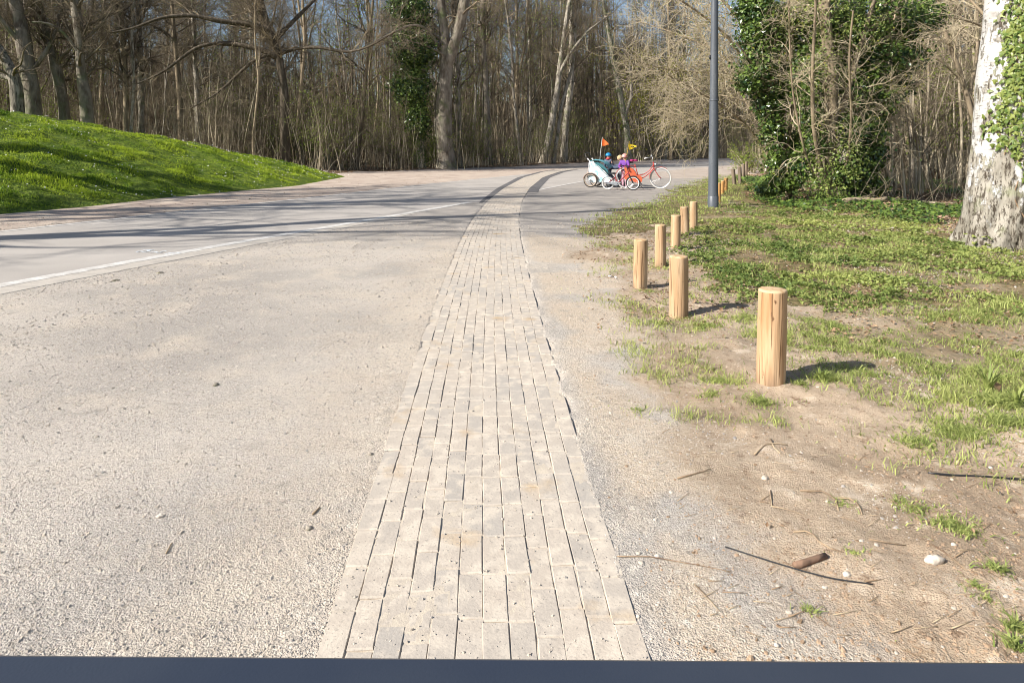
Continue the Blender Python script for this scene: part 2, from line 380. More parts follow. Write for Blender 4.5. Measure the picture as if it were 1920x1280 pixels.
# mound
mb = gx([(0, 402), (150, 389), (300, 372), (450, 358), (560, 348), (655, 330)]); mb = np.vstack([[-11.6, -6], [-11.2, 6], mb])
MBX = lambda y: np.interp(y, mb[:, 1], mb[:, 0])
def mound_h(x, y):
    a = .30*(MBX(y)-x); a = np.where(a > 0, a, a)
    yb = 32.6 + (-7.9-x)*.25
    k = np.interp(-x, [8, 11, 14, 17], [.24, .23, .22, .205])
    b = k*(yb-y)
    s = .12; h = -s*np.log(np.exp(-a/s)+np.exp(-np.clip(b, -20, 20)/s)+np.exp(-4.2/s))
    return np.where(a < -1, -.3, np.where(b < -1, -.3, h))
def masks(x, y):
    px, py = proj(x, y)
    sc1 = np.clip(1625/np.maximum(y, .6), 0, 1500)
    n1 = (fbm(x*1.1, y*1.1, 4, 3)-.5); n2 = (fbm(x*3.1+5, y*3.1, 4, 9)-.5)
    # brown soil right of the strip
    lineX = np.interp(py, [300, 430, 455, 520, 570, 620, 700, 800, 950, 1100, 1235, 1600], [1500, 1130, 1120, 1160, 1200, 1240, 1230, 1290, 1370, 1480, 1590, 1900])
    soil = sst(-.5, .35, (px-lineX)/np.maximum(sc1, 1)+n1*1.0)
    sandy = .95*sst(-.05, .2, x-STRIP_X(y)-SW/2)*(y < 11)*sst(.30, .52, fbm(x*1.5+9, y*1.5, 4, 15))+.45*sst(1.2, .1, STRIP_X(y)-SW/2-x)*(x < STRIP_X(y))*sst(16, 8, y)
    mid_ = sst(-.15, .25, (px-np.interp(py, [430, 520, 620, 700, 1235], [1090, 1120, 1120, 1130, 1400]))/np.maximum(sc1, 1)+n1*.8)*.30
    soil = np.maximum(soil, mid_)
    soil = np.where((y > 13.5) & (x < 7), 0, soil)
    pink = ((x < EDGE_F(y)) | (x < EDGE_F(y))).astype(float)
    pink = np.where((y > 30) & (x > 4), .55, pink)
    lit = np.maximum(sst(-.35, .35, y-FEY(x)+n1*1.2), sst(-.3, .8, x-RWX(y)+n1*1.5))
    gp = inpoly(px+n2*sc1*.5, py+n2*20, [(1075, 430), (1130, 402), (1225, 380), (1270, 352), (1330, 335), (1400, 325), (1440, 366), (1560, 400), (1800, 445), (2400, 470), (2400, 600), (1500, 575), (1330, 545), (1320, 480), (1290, 425), (1230, 428), (1120, 447)])
    green = gp*.75+n1*.5
    green = np.maximum(green, .5*inpoly(px+n2*sc1*.5, py+n2*30, [(1490, 590), (2400, 575), (2400, 830), (1850, 760), (1700, 700), (1560, 690)])+n1*.6-.05)
    green = np.where((x < 1.0), 0, green)
    worn = sst(-.3, .9, y-np.interp(x, [-6, -2.5, 0, 4], [9.6, 10.2, 9.6, 9.5])+n1*2.5)*.8*(x > -9)*(x < EDGE_N(y)+40)
    return dict(soil=soil, pink=pink, litter=lit, green=np.clip(green, 0, 1), worn=worn, sandy=sandy)
def flat_mask(x, y):
    """1 where road or brick strip lies"""
    a = (x > EDGE_F(y)-.05) & (x < EDGE_N(y)+np.interp(y, [6, 10, 13.3, 13.5], [.28, .25, .10, -.06])) & (y > -14)
    b = np.abs(x-STRIP_X(y)) < (SW/2-.02)*np.sqrt(1+np.gradient(STRIP_X(np.arange(-3, 60, .5)), .5)[np.clip(((y+3)/.5).astype(int), 0, 125)]**2)
    return a | (b & (y < 42))
def gh(x, y, fine=True):
    x = np.asarray(x, float); y = np.asarray(y, float)
    m = masks(x, y)
    h = .010*(fbm(x*.9, y*.9, 3, 21)-.5)
    so = np.clip(m['soil'], 0, 1)*(x > .5)*sst(0.0, .8, x-STRIP_X(y)-SW/2)
    h = h + so*(.075*(fbm(x*1.6, y*1.6, 4, 33)-.42) + .034*(fbm(x*8, y*8, 5, 37)-.5))
    fo = np.clip(m['litter'], 0, 1); h = h + fo*(.35*(fbm(x*.4, y*.4, 3, 41)-.35)+.06*(fbm(x*3, y*3, 3, 42)-.5))
    h = h + .004*(fbm(x*22, y*22, 3, 51)-.5)*(np.abs(y) < 14)
    rs = x-STRIP_X(y)-SW/2
    h = h + (rs > -.08)*(rs < .8)*(.0125-.020*np.exp(-(np.maximum(rs, 0)/.025))*sst(.40, .68, fbm(x*5+1, y*5, 3, 52)))*sst(.8, .1, rs)
    ed = np.abs(x-EDGE_N(y)); h = np.where(ed < .5, h*.2-.002, h)
    sl_ = STRIP_X(y)-SW/2-x; h = h+.009*sst(.25, 0, sl_)*(sl_ > -.1)*(sl_ < .3)
    fm = flat_mask(x, y)
    return np.where(fm, -.03, h)
# ------------------------------------------------------------------ ground sheet
ys = np.r_[-300, -120, -60, -30, np.linspace(-15, 1.2, 30), np.geomspace(1.25, 14, 420), np.geomspace(14.1, 70, 200), np.geomspace(72, 1500, 50)]
us = np.r_[-60, -20, -8, -4, -2.2, -1.6, np.linspace(-1.25, 1.25, 560), 1.6, 2.2, 4, 8, 20, 60]
wy = np.maximum(np.abs(ys), 2.2)*.80+.25
X = us[None]*wy[:, None]; Y = ys[:, None]*np.ones_like(X)
hz = gh(X.ravel(), Y.ravel()); ms_ = masks(X.ravel(), Y.ravel())
i = np.arange(X.size).reshape(X.shape)
q = np.stack([i[:-1, :-1], i[:-1, 1:], i[1:, 1:], i[1:, :-1]], -1).reshape(-1, 4)
g = link('ground', mesh_np('ground', np.c_[X.ravel(), Y.ravel(), hz], q, M['ground'], True, ms_)); tag(g, 'pale gravel and bare brown soil ground of the forecourt and wood floor', None, kind='structure')
# road
def ribbon(a, b, z, nsub=1):
    n = len(a); V = []
    for k in range(nsub+1):
        t = k/nsub; V.append(np.c_[a*(1-t)+b*t, np.full(n, z)])
    V = np.stack(V, 1); i = np.arange(n*(nsub+1)).reshape(n, nsub+1)
    return V.reshape(-1, 3), np.stack([i[:-1, :-1], i[:-1, 1:], i[1:, 1:], i[1:, :-1]], -1).reshape(-1, 4)
sA = np.linspace(0, 1, 700)
def param(p): 
    d = np.r_[0, np.cumsum(np.linalg.norm(np.diff(p, axis=0), axis=1))]; d /= d[-1]
    return np.c_[np.interp(sA, d, p[:, 0]), np.interp(sA, d, p[:, 1])]
V, q = ribbon(pf, np.c_[EDGE_N(pf[:, 1]), pf[:, 1]], 0.0)
r = link('road', mesh_np('road', V, q[:, ::-1].copy() if False else q, M['asphalt'], False)); tag(r, 'grey asphalt road curving away to the right', None, kind='structure')
# edge markings
nf = nrm(pf); nn = nrm(pn)
V, q = ribbon(pf+nf*.03, pf+nf*.16, .004)
tag(link('road_marking', mesh_np('far_edge_line', V, q, M['paint'], False)), 'thin white edge line along the far side of the road', None, kind='structure')
keep = (pn[:, 1] < 17.0)
mk = MB()
pA = pn[pn[:, 1] < 16.6]; nA = nn[pn[:, 1] < 16.6]
V, q = ribbon(pA-nA*.20, pA-nA*.02, .004); mk.add(V, q)
sel = (pn[:, 1] > 20.8) & (pn[:, 1] < 45)
V, q = ribbon(pn[sel]-nn[sel]*.12, pn[sel]+nn[sel]*.0, .004); mk.add(V, q)
tag(mk.build('road_marking', M['paint'], smooth=False), 'white edge line on the near side of the road, broken where the bricks cross', None, kind='structure')
pk = pn[pn[:, 1] < 13.4]; nk = nn[pn[:, 1] < 13.4]; wk = np.interp(pk[:, 1], [6, 10, 13.4], [.30, .27, .10])[:, None]
V, q = ribbon(pk-nk*.01, pk+nk*wk, .003); V[1::2, 2] = .0; Vk = V.copy(); 
kb = MB(); kb.add(V, q); V2, q2 = ribbon(pk+nk*wk, pk+nk*(wk+.015), .003); V2[1::2, 2] = -.02; kb.add(V2, q2)
tag(kb.build('kerb', M['concrete'], smooth=False), 'flush pale concrete kerb between the road and the gravel', None, kind='structure')
# chalk scribble on the road
ch = MB()
for st in ([(256, 473), (262, 471), (270, 473), (280, 471), (276, 469)], [(268, 470), (276, 468.6), (287, 469.4)], [(281, 474), (290, 472.6), (297, 474.6), (304, 473.6)],
           [(300, 472.4), (306, 472), (312, 471)], [(310, 476.6), (318, 474.8), (328, 474)], [(323, 476.2), (332, 475.2), (339, 474.2)], [(284, 469.6), (290, 469.2)]):
    p = np.array([at(*s)[:2] for s in st]); p, _ = resample(p, .03); n_ = nrm(p)
    V, q = ribbon(p-n_*.018, p+n_*.018, .005); ch.add(V, q)
tag(ch.build('chalk_marking', M['chalk'], smooth=False), 'faint pale letters scribbled on the asphalt near the white line', 'marking')
# tar bands beside the bricks
def srange(y0, y1): return (sc_[:, 1] > y0) & (sc_[:, 1] < y1)
tb = MB(); s_ = srange(16.0, 42)
wl = np.interp(sc_[s_][:, 1], [16, 18, 30, 42], [.18, .2, .3, .3])[:, None]
V, q = ribbon(sc_[s_]-sn[s_]*(SW/2+wl), sc_[s_]-sn[s_]*(SW/2-.05), .0045); tb.add(V, q)
s_ = srange(20.0, 46)
V, q = ribbon(sc_[s_]+sn[s_]*(SW/2-.05), sc_[s_]+sn[s_]*(SW/2+.34), .0045); tb.add(V, q)
tag(tb.build('tar_joint', M['tar'], smooth=False), 'dark asphalt bands along both sides of the bricks in the road', None, kind='structure')
# brick strip
rg = np.random.default_rng(5)
fb, _ = resample(sc_[sc_[:, 1] < 40], .03); fn = nrm(fb)
V, q = ribbon(fb-fn*(SW/2), fb+fn*(SW/2), 0.0, 44)
V[:, 2] = .0062+.0038*sst(.40, .70, fbm(V[:, 0]*9, V[:, 1]*9, 4, 66))
bed = mesh_np('joint_sand', V+np.c_[np.zeros(len(V)), np.zeros(len(V)), rg.uniform(-.0015, .0015, len(V))], q, M['sand'], True)
S_tot = ss[-1]; NB = 12; bw = SW/NB; VB = []; FB = []; AB = []; nb = 0
strip_cx = lambda s: np.c_[np.interp(s, ss, sc_[:, 0]), np.interp(s, ss, sc_[:, 1])]
for c in range(NB):
    s = rg.uniform(-.2, 0); off0 = -SW/2+c*bw
    while s < S_tot-.3:
        Lb = .2*rg.uniform(.97, 1.03); gp_ = .004; s0 = s+gp_/2; s1 = s+Lb-gp_/2
        if s0 < 0: s += Lb; continue
        o0 = off0+.0013+rg.normal(0, .001); o1 = off0+bw-.0013+rg.normal(0, .0012)
        zz = .0115+rg.normal(0, .0013)
        sk = rg.normal(0, .0013)
        pts = np.array([(s0, o0+sk), (s0, o1+sk), (s1, o1-sk), (s1, o0-sk)])
        cc = strip_cx(pts[:, 0]); nn_ = np.c_[np.interp(pts[:, 0], ss, sn[:, 0]), np.interp(pts[:, 0], ss, sn[:, 1])]
        P0 = cc+nn_*pts[:, 1:2]; ctr = P0.mean(0); 
        P1 = ctr+(P0-ctr)*np.array([.90, .955])[None] if False else P0+(ctr-P0)/np.linalg.norm(ctr-P0, axis=1, keepdims=True)*.0055
        tz = zz+rg.normal(0, .0009, 4)
        VB.append(np.vstack([np.c_[P0, np.full(4, -.012)], np.c_[P0, tz-.0035], np.c_[P1, tz]]))
        b_ = nb; nb += 12
        for k in range(4):
            j = (k+1) % 4
            FB.append((b_+k, b_+j, b_+4+j, b_+4+k)); FB.append((b_+4+k, b_+4+j, b_+8+j, b_+8+k))
        FB.append((b_+8, b_+9, b_+10, b_+11))
        tone = rg.choice([0., .2, .45, .75, 1.2], p=[.36, .24, .2, .13, .07]); AB += [tone]*12
        s += Lb
bs = link('brick_strip', mesh_np('bricks', np.vstack(VB), np.array(FB), M['brick'], False, {'rnd': np.array(AB)}))
tag(bs, 'strip of pale worn bricks laid lengthways twelve wide through the gravel', None, kind='structure')
tag(link('joint_sand', bed), 'pale sand filling the joints of the brick strip', None, kind='structure')
# mound
my = np.linspace(-6, 60, 330); mx = np.linspace(-50, -6.0, 330)
X, Y = np.meshgrid(mx, my); h = mound_h(X, Y)
h2 = h + sst(0, .5, h)*.42*(fbm(X*1.1, Y*1.9, 5, 77)-.5)
i = np.arange(X.size).reshape(X.shape); q = np.stack([i[:-1, :-1], i[:-1, 1:], i[1:, 1:], i[1:, :-1]], -1).reshape(-1, 4)
q = q[(h2.ravel()[q] > -.28).any(1)]
tag(link('grass_mound', mesh_np('grass_mound', np.c_[X.ravel(), Y.ravel(), h2.ravel()], q, M['mound_soil'])), 'grassy mound rising on the left of the road', None, kind='structure')
def mound_z(x, y):
    h = mound_h(x, y); return h + sst(0, .5, h)*.42*(fbm(x*1.1, y*1.9, 5, 77)-.5)
# ------------------------------------------------------------------ blades, leaves, stones (numpy batches)
def blades(pos, ht, wd, rg, lean=.5, seg=1, rnd=None):
    n = len(pos); a = rg.uniform(0, 2*math.pi, n); d = np.c_[np.cos(a), np.sin(a), np.zeros(n)]
    b = rg.uniform(0, 2*math.pi, n); side = np.c_[np.cos(b), np.sin(b), np.zeros(n)]*wd[:, None]/2
    ln = rg.uniform(.15, 1, n)[:, None]*lean*ht[:, None]; up = np.c_[np.zeros(n), np.zeros(n), ht]
    m_ = pos+up*.6+d*ln*.3; tip = pos+up*(1-.35*rg.uniform(0, 1, n))[:, None]+d*ln
    V = np.stack([pos-side, pos+side, m_+side*.8, m_-side*.8, tip], 1).reshape(-1, 3)
    k = np.arange(n)[:, None]*5
    r_ = rg.uniform(0, 1, n) if rnd is None else rnd
    return V, [k+np.array([[0, 1, 2, 3]]), k+np.array([[3, 2, 4]])], np.repeat(r_, 5)
def leaves(pos, nor, size, rg, fold=.25, aspect=.8, rnd=None, droop=0.):
    n = len(pos); nor = nor/np.linalg.norm(nor, axis=1, keepdims=True)
    t = rg.normal(size=(n, 3)); t[:, 2] -= droop; t -= (t*nor).sum(1, keepdims=True)*nor; t /= np.linalg.norm(t, axis=1, keepdims=True)
    s = np.cross(nor, t); sz = size[:, None]
    V = np.stack([pos-t*sz*.5, pos+s*sz*.5*aspect+nor*sz*fold*.5-t*sz*.1, pos+t*sz*.5, pos-s*sz*.5*aspect+nor*sz*fold*.5-t*sz*.1], 1).reshape(-1, 3)
    k = np.arange(n)[:, None]*4
    r_ = rg.uniform(0, 1, n) if rnd is None else rnd
    return V, [k+np.array([[0, 1, 2]]), k+np.array([[0, 2, 3]])], np.repeat(r_, 4)
IVY = np.array([(0, -.5), (.28, -.42), (.5, -.12), (.26, .02), (.18, .28), (0, .55), (-.18, .28), (-.26, .02), (-.5, -.12), (-.28, -.42)])
def ivyleaves(pos, nor, size, rg, rnd=None):
    n = len(pos); nor = nor/np.linalg.norm(nor, axis=1, keepdims=True)
    t = rg.normal(size=(n, 3))*.5; t[:, 2] -= 1; t -= (t*nor).sum(1, keepdims=True)*nor; t /= np.linalg.norm(t, axis=1, keepdims=True)
    s = np.cross(nor, t); sz = size[:, None, None]
    V = pos[:, None]+sz*(IVY[None, :, 0:1]*s[:, None]+IVY[None, :, 1:2]*t[:, None]) - nor[:, None]*sz*(np.abs(IVY[None, :, 0:1])*.25)
    C_ = pos[:, None]+nor[:, None]*sz*.05
    V = np.concatenate([V, C_], 1).reshape(-1, 3); k = np.arange(n)[:, None]*11
    Fs = [k+np.array([[10, j, (j+1) % 10]]) for j in range(10)]
    r_ = rg.uniform(0, 1, n) if rnd is None else rnd
    return V, Fs, np.repeat(r_, 11)
OCT = np.array([(1, 0, 0), (0, 1, 0), (-1, 0, 0), (0, -1, 0), (0, 0, 1), (.5, .5, .6), (-.6, .4, .55), (-.3, -.6, .6)])
def stones(pos, size, rg):
    n = len(pos); k = np.array([(1, 0, 0), (.31, .95, 0), (-.81, .59, 0), (-.81, -.59, 0), (.31, -.95, 0)])
    V = np.concatenate([np.tile(k[None], (n, 1, 1))*rg.uniform(.7, 1.2, (n, 5, 1)), np.tile(k[None], (n, 1, 1))*rg.uniform(.35, .7, (n, 5, 1))+np.array([0, 0, .75])*rg.uniform(.6, 1.2, (n, 5, 1))], 1)
    a = rg.uniform(0, 6.28, n); ca, sa = np.cos(a), np.sin(a); asp = rg.uniform(.55, 1, n)
    x = V[..., 0]*ca[:, None]-V[..., 1]*sa[:, None]*asp[:, None]; y = V[..., 0]*sa[:, None]+V[..., 1]*ca[:, None]*asp[:, None]
    V = np.stack([x, y, V[..., 2]-.25], -1)*size[:, None, None]*.5+pos[:, None]
    kk = np.arange(n)[:, None]*10
    Fs = [kk+np.array([[j, (j+1) % 5, 5+(j+1) % 5, 5+j]]) for j in range(5)]+[kk+np.array([[5, 6, 7, 8, 9]])]
    return V.reshape(-1, 3), Fs, np.repeat(rg.uniform(0, 1, n)**1.5, 10)
def merge_build(name, parts, m, label, smooth=False, cat=None, kind='stuff', parent=None):
    mb_ = MB()
    for V, Fs, a in parts: mb_.add(V, Fs, a)
    o = mb_.build(name, m, parent, smooth=smooth)
    if parent is None: tag(o, label, cat, kind=kind)
    return o
rg = np.random.default_rng(11)
# gravel stones
n = 230000
y = 1.5+np.abs(rg.uniform(0, 1, n)**1.35)*10.5; x = rg.uniform(-.85, .85, n)*(y+.6)
dens = fbm(x*1.3, y*1.3, 4, 60); dn2 = fbm(x*.6+3, y*.6, 3, 64)
rs = x-STRIP_X(y); on = np.abs(rs) < SW/2
left = rs < 0
keep = (~flat_mask(x, y)) & (rg.uniform(0, 1, n) < np.where(left, sst(.36, .6, dens*.6+dn2*.4)*.95+.12, sst(.45, .62, dens)*.5+.05)*np.where(on, 0, 1))
x, y = x[keep], y[keep]; z = gh(x, y)
sz = np.clip(rg.lognormal(math.log(.0052), .5, len(x)), .003, .022)*np.interp(y, [1.5, 3, 6, 12], [.85, 1.05, 1.7, 2.6])
st1 = stones(np.c_[x, y, z+.0005], sz, rg)
# grit on the bricks
n = 2200; y = 1.6+rg.uniform(0, 1, n)**1.5*7; x = STRIP_X(y)+rg.uniform(-.42, .42, n)
st2 = stones(np.c_[x, y, np.full(n, .0125)], np.clip(rg.lognormal(math.log(.0045), .5, n), .0025, .014), rg)
merge_build('gravel', [st1, st2], M['stone'], 'loose grey and beige gravel chips scattered over the forecourt')
n = 60000; y = 1.6+rg.uniform(0, 1, n)**1.6*7.5; x = STRIP_X(y)+.46+rg.uniform(0, 1, n)*(y*.9); so_ = masks(x, y)['soil']; k = rg.uniform(0, 1, n) < so_*.7*sst(.4, .62, fbm(x*2.5, y*2.5, 4, 61))+.04; x, y = x[k], y[k]
st3 = stones(np.c_[x, y, gh(x, y)], np.clip(rg.lognormal(math.log(.0055), .55, len(x)), .003, .024), rg)
merge_build('soil_crumbs', [st3], M['crumb'], 'small crumbs and clods of brown soil on the bare verge')
# mound grass
def mound_pts(n, y0=8, y1=46):
    y = rg.uniform(y0, y1, n*3); x = rg.uniform(-30, -7, n*3)
    k = (MBX(y)-x > -.05+.35*(fbm(x*1.5, y*1.5, 4, 83)-.5)-.20*rg.exponential(1, len(x)))*(y < 32.8+(-7.9-x)*.25) & (x > -.80*y-2.2) ; x, y = x[k][:n], y[k][:n]
    return x, y
x, y = mound_pts(260000); z = mound_z(x, y)
cl = fbm(x*2.2, y*2.6, 4, 80); 
ht = (.025+.085*sst(.42, .70, cl))*rg.uniform(.6, 1.3, len(x)); ht *= sst(-.05, .35, mound_h(x, y))*.75+.25
p1 = blades(np.c_[x, y, z-.01], ht, rg.uniform(.010, .024, len(x)), rg, .9, rnd=np.clip(.22+.6*rg.uniform(0, 1, len(x))+1.6*(fbm(x*.9, y*1.5, 4, 81)-.5), 0, 1))
merge_build('grass', [p1], M['grass_mound'], 'bright green tufty grass covering the mound')
x, y = mound_pts(2600); k = fbm(x*.8, y*.8, 3, 90) > .47; x, y = x[k], y[k]
p = leaves(np.c_[x, y, mound_z(x, y)+rg.uniform(.05, .13, len(x))], np.c_[rg.normal(0, .4, len(x)), rg.normal(0, .4, len(x))-.5, np.ones(len(x))], rg.uniform(.025, .045, len(x)), rg, .1, 1.0)
merge_build('daisies', [p], M['white'], 'tiny white flowers dotted over the green mound')
# right verge vegetation
def scatter_px(n, x0, x1, y0, y1, ymin=.0):
    """uniform over the ground patch"""
    x = rg.uniform(x0, x1, n); y = rg.uniform(y0, y1, n); return x, y
LEAFP = [(1300, 480), (1310, 430), (1400, 395), (1560, 393), (1700, 405), (1800, 440), (2300, 455), (2300, 600), (1900, 592), (1500, 580), (1420, 572), (1340, 545)]
x, y = scatter_px(360000, 1.2, 11, 4.4, 16); px, py = proj(x, y); n2 = fbm(x*2.4, y*2.4, 4, 9)-.5; s1 = 1625/y
ok = inpoly(px+n2*s1*1.1+rg.normal(0, .16, len(x))*s1, py+n2*34+rg.normal(0, 9, len(x)), LEAFP); cl = fbm(x*1.7+4, y*1.7, 4, 91); ok &= rg.uniform(0, 1, len(x)) < sst(.34, .54, cl)*sst(.28, .56, fbm(x*7, y*7, 3, 94))*np.interp(py, [390, 430, 500, 590], [.35, .55, .85, .9])
x, y, cl = x[ok], y[ok], cl[ok]; hz_ = gh(x, y)+rg.uniform(0, 1, len(x))*(.01+.06*sst(.42, .7, fbm(x*3, y*3, 3, 92)))
nv = np.c_[rg.normal(0, .65, len(x)), rg.normal(0, .65, len(x)), np.ones(len(x))]
p1 = leaves(np.c_[x, y, hz_+.008], nv, rg.uniform(.018, .046, len(x))*np.interp(y, [5, 14], [.9, 1.4]), rg, .35, .85, rnd=np.clip(.15+.55*rg.uniform(0, 1, len(x))+1.3*(fbm(x*.9, y*.9, 3, 93)-.5), 0, 1))
merge_build('ground_cover', [p1], M['weed'], 'low leafy green ground cover spreading right of the wooden posts')
parts = []
def grass_in(poly, n, hlo, hhi, x0, x1, y0, y1, dlo, dhi, lean, wd=(.003, .007), s=101, jit=1.0):
    x, y = scatter_px(n, x0, x1, y0, y1); px, py = proj(x, y); n2 = fbm(x*2.4, y*2.4, 4, s)-.5; s1 = 1625/y
    ok = inpoly(px+n2*s1*.8*jit+rg.normal(0, .12, n)*s1*jit, py+n2*30*jit+rg.normal(0, 8, n)*jit, poly); cl = fbm(x*2.6, y*2.6, 4, s+5); ok &= rg.uniform(0, 1, n) < (sst(dlo-.04, dhi+.06, cl)+.05)*(.12+.88*sst(.38, .62, fbm(x*11, y*11, 3, s+7)))
    x, y, cl = x[ok], y[ok], cl[ok]
    h_ = .78*rg.uniform(hlo, hhi, len(x))*(.5+sst(.35, .65, cl))
    parts.append(blades(np.c_[x, y, gh(x, y)-.004], h_, rg.uniform(*wd, len(x)), rg, lean, rnd=np.clip(.05+.9*rg.uniform(0, 1, len(x))+1.2*(cl-.5), 0, 1)))
grass_in([(1075, 430), (1130, 400), (1225, 378), (1265, 354), (1330, 335), (1400, 322), (1430, 350), (1345, 395), (1300, 425), (1230, 430), (1120, 447)], 170000, .03, .08, .8, 12, 9.2, 34, .30, .46, .8, (.008, .016), jit=.5)
grass_in([(1490, 592), (2300, 570), (2300, 880), (1900, 800), (1760, 720), (1560, 695), (1480, 640)], 230000, .025, .065, 1.3, 8, 3.0, 6.2, .36, .52, 1.9, (.003, .006), 111)
grass_in(LEAFP, 160000, .03, .08, 1.2, 9, 4.6, 15, .46, .6, 1.2, (.004, .009), 121)
grass_in([(1120, 445), (1330, 420), (1330, 560), (1430, 600), (1200, 625), (1160, 560)], 90000, .02, .05, .4, 3.5, 4.4, 11.5, .48, .62, 1.4, (.004, .007), 131)
grass_in([(1160, 640), (1560, 620), (1700, 760), (1250, 800)], 34000, .02, .05, .3, 2.6, 2.8, 5.2, .55, .68, 1.6, (.003, .005), 141)
grass_in([(1560, 760), (2300, 760), (2300, 1260), (1800, 1260), (1650, 900)], 18000, .02, .05, 1.0, 5, 1.5, 3.7, .60, .70, 1.6, (.003, .005), 151)
for px, py, rx, n, hh in [(1545, 715, 34, 300, .10), (1500, 722, 16, 120, .06), (1345, 712, 45, 350, .05), (1425, 752, 40, 420, .055), (1525, 655, 45, 450, .05), (1330, 742, 30, 160, .05), (1240, 605, 45, 500, .04), (1320, 612, 60, 700, .045), (1400, 600, 50, 500, .05),
                           (1800, 815, 95, 1500, .06), (1720, 835, 60, 500, .05), (1880, 800, 60, 900, .07), (1870, 765, 40, 600, .10), (1780, 985, 60, 350, .04), (1720, 955, 35, 200, .035), (1690, 940, 25, 100, .03), (1810, 1000, 30, 120, .04), (1868, 1075, 24, 130, .05),
                           (1830, 1105, 20, 60, .03), (1905, 1180, 24, 150, .06), (1905, 1215, 20, 100, .06), (1520, 1145, 20, 50, .03), (1600, 1040, 25, 60, .03), (1580, 945, 30, 70, .03), (1850, 1130, 20, 60, .03), (1195, 770, 30, 90, .03), (1215, 545, 30, 300, .04), (1620, 700, 50, 400, .05)]:
    c = at(px, py); r_ = rx/(1625/c[1])
    q_ = rg.standard_t(2.6, (n, 2))*.42*r_; q_ = np.clip(q_, -3*r_, 3*r_); q_ *= (.6+.9*fbm(q_[:, 0:1]*9/r_+px, q_[:, 1:2]*9/r_, 2, 3)); xx, yy = c[0]+q_[:, 0], c[1]+q_[:, 1]*.8
    parts.append(blades(np.c_[xx, yy, gh(xx, yy)-.003], hh*.5*rg.uniform(.4, 1.3, n), rg.uniform(.003, .0065, n), rg, 2.2, rnd=rg.uniform(.1, 1, n)))
merge_build('grass', parts, M['grass'], 'thin patchy grass on the bare soil around the wooden posts')
# leaf litter
lp = []
def litter(n, x0, x1, y0, y1, fn, s0, s1):
    x = rg.uniform(x0, x1, n); y = rg.uniform(y0, y1, n); k = rg.uniform(0, 1, n) < fn(x, y); x, y = x[k], y[k]
    lp.append(leaves(np.c_[x, y, gh(x, y)+rg.uniform(.004, .03, len(x))], np.c_[rg.normal(0, .35, len(x)), rg.normal(0, .35, len(x)), np.ones(len(x))], rg.uniform(s0, s1, len(x)), rg, .3, .6))
litter(26000, -25, 20, 34, 75, lambda x, y: (y > FEY(x)-.2)*sst(14, -1, y-FEY(x)), .07, .16)
litter(60000, 6, 22, 9, 34, lambda x, y: (x > RWX(y)-.9)*.8, .04, .09)
litter(24000, .6, 8, 4.2, 13.5, lambda x, y: np.clip(masks(x, y)['soil'], 0, 1)*.75*sst(.36, .6, fbm(x*2.2, y*2.2, 3, 19))+.03, .015, .045)
litter(1500, .6, 4, 1.8, 4.5, lambda x, y: .25*masks(x, y)['soil'], .008, .022)
litter(900, -9, -3, 10, 34, lambda x, y: (x < EDGE_F(y)-.1)*(x > MBX(y)-.1)*.5, .03, .06)
merge_build('leaf_litter', lp, M['litter'], 'dry brown fallen leaves on the woodland floor and verge')
# dark ivy creeping over the floor of the right hand wood
n = 60000; y = rg.uniform(11.5, 30, n); x = RWX(y)+rg.uniform(-.9, 7, n); k = rg.uniform(0, 1, n) < sst(.46, .60, fbm(x*1.1, y*1.1, 4, 23)); x, y = x[k], y[k]
V, Fs, a = leaves(np.c_[x, y, gh(x, y)+rg.uniform(.01, .12, len(x))], np.c_[rg.normal(0, .5, len(x)), rg.normal(0, .5, len(x))-.2, np.ones(len(x))], rg.uniform(.04, .09, len(x)), rg, .2, .95)
merge_build('creeping_ivy', [(V, Fs, a)], M['ivy'], 'dark ivy creeping over the leaf litter under the right hand trees')
# ------------------------------------------------------------------ trees
def walk(start, d, ln, n, wob, up, rg):
    P = [start]; d = d/np.linalg.norm(d, axis=1, keepdims=True)
    for k in range(n-1):
        P.append(P[-1]+d*(ln/(n-1))[:, None]); d = d+rg.normal(0, wob, d.shape); d[:, 2] += up
        d /= np.linalg.norm(d, axis=1, keepdims=True)
    return np.stack(P, 1)
def spawn(P, Rr, cnt, t0, t1, rg, ang=(.5, 1.1), pw=1.0):
    m, n = P.shape[:2]
    lens = np.linalg.norm(P[:, -1]-P[:, 0], axis=1)+1e-6
    pi = rg.choice(m, cnt, p=lens/lens.sum()); t = t0+(t1-t0)*rg.uniform(0, 1, cnt)**pw
    f = t*(n-1); a = np.minimum(f.astype(int), n-2); f = (f-a)[:, None]
    s = P[pi, a]*(1-f)+P[pi, a+1]*f; r = Rr[pi, a]*(1-f[:, 0])+Rr[pi, a+1]*f[:, 0]
    T = P[pi, a+1]-P[pi, a]; T /= np.linalg.norm(T, axis=1, keepdims=True)+1e-9
    q = rg.normal(size=(cnt, 3)); q -= (q*T).sum(1, keepdims=True)*T; q /= np.linalg.norm(q, axis=1, keepdims=True)
    an = rg.uniform(*ang, cnt)[:, None]
    return s, T*np.cos(an)+q*np.sin(an), r, t
def taper(r0, r1, n): return r0[:, None]*(1-np.linspace(0, 1, n)[None])+r1[:, None]*np.linspace(0, 1, n)[None]
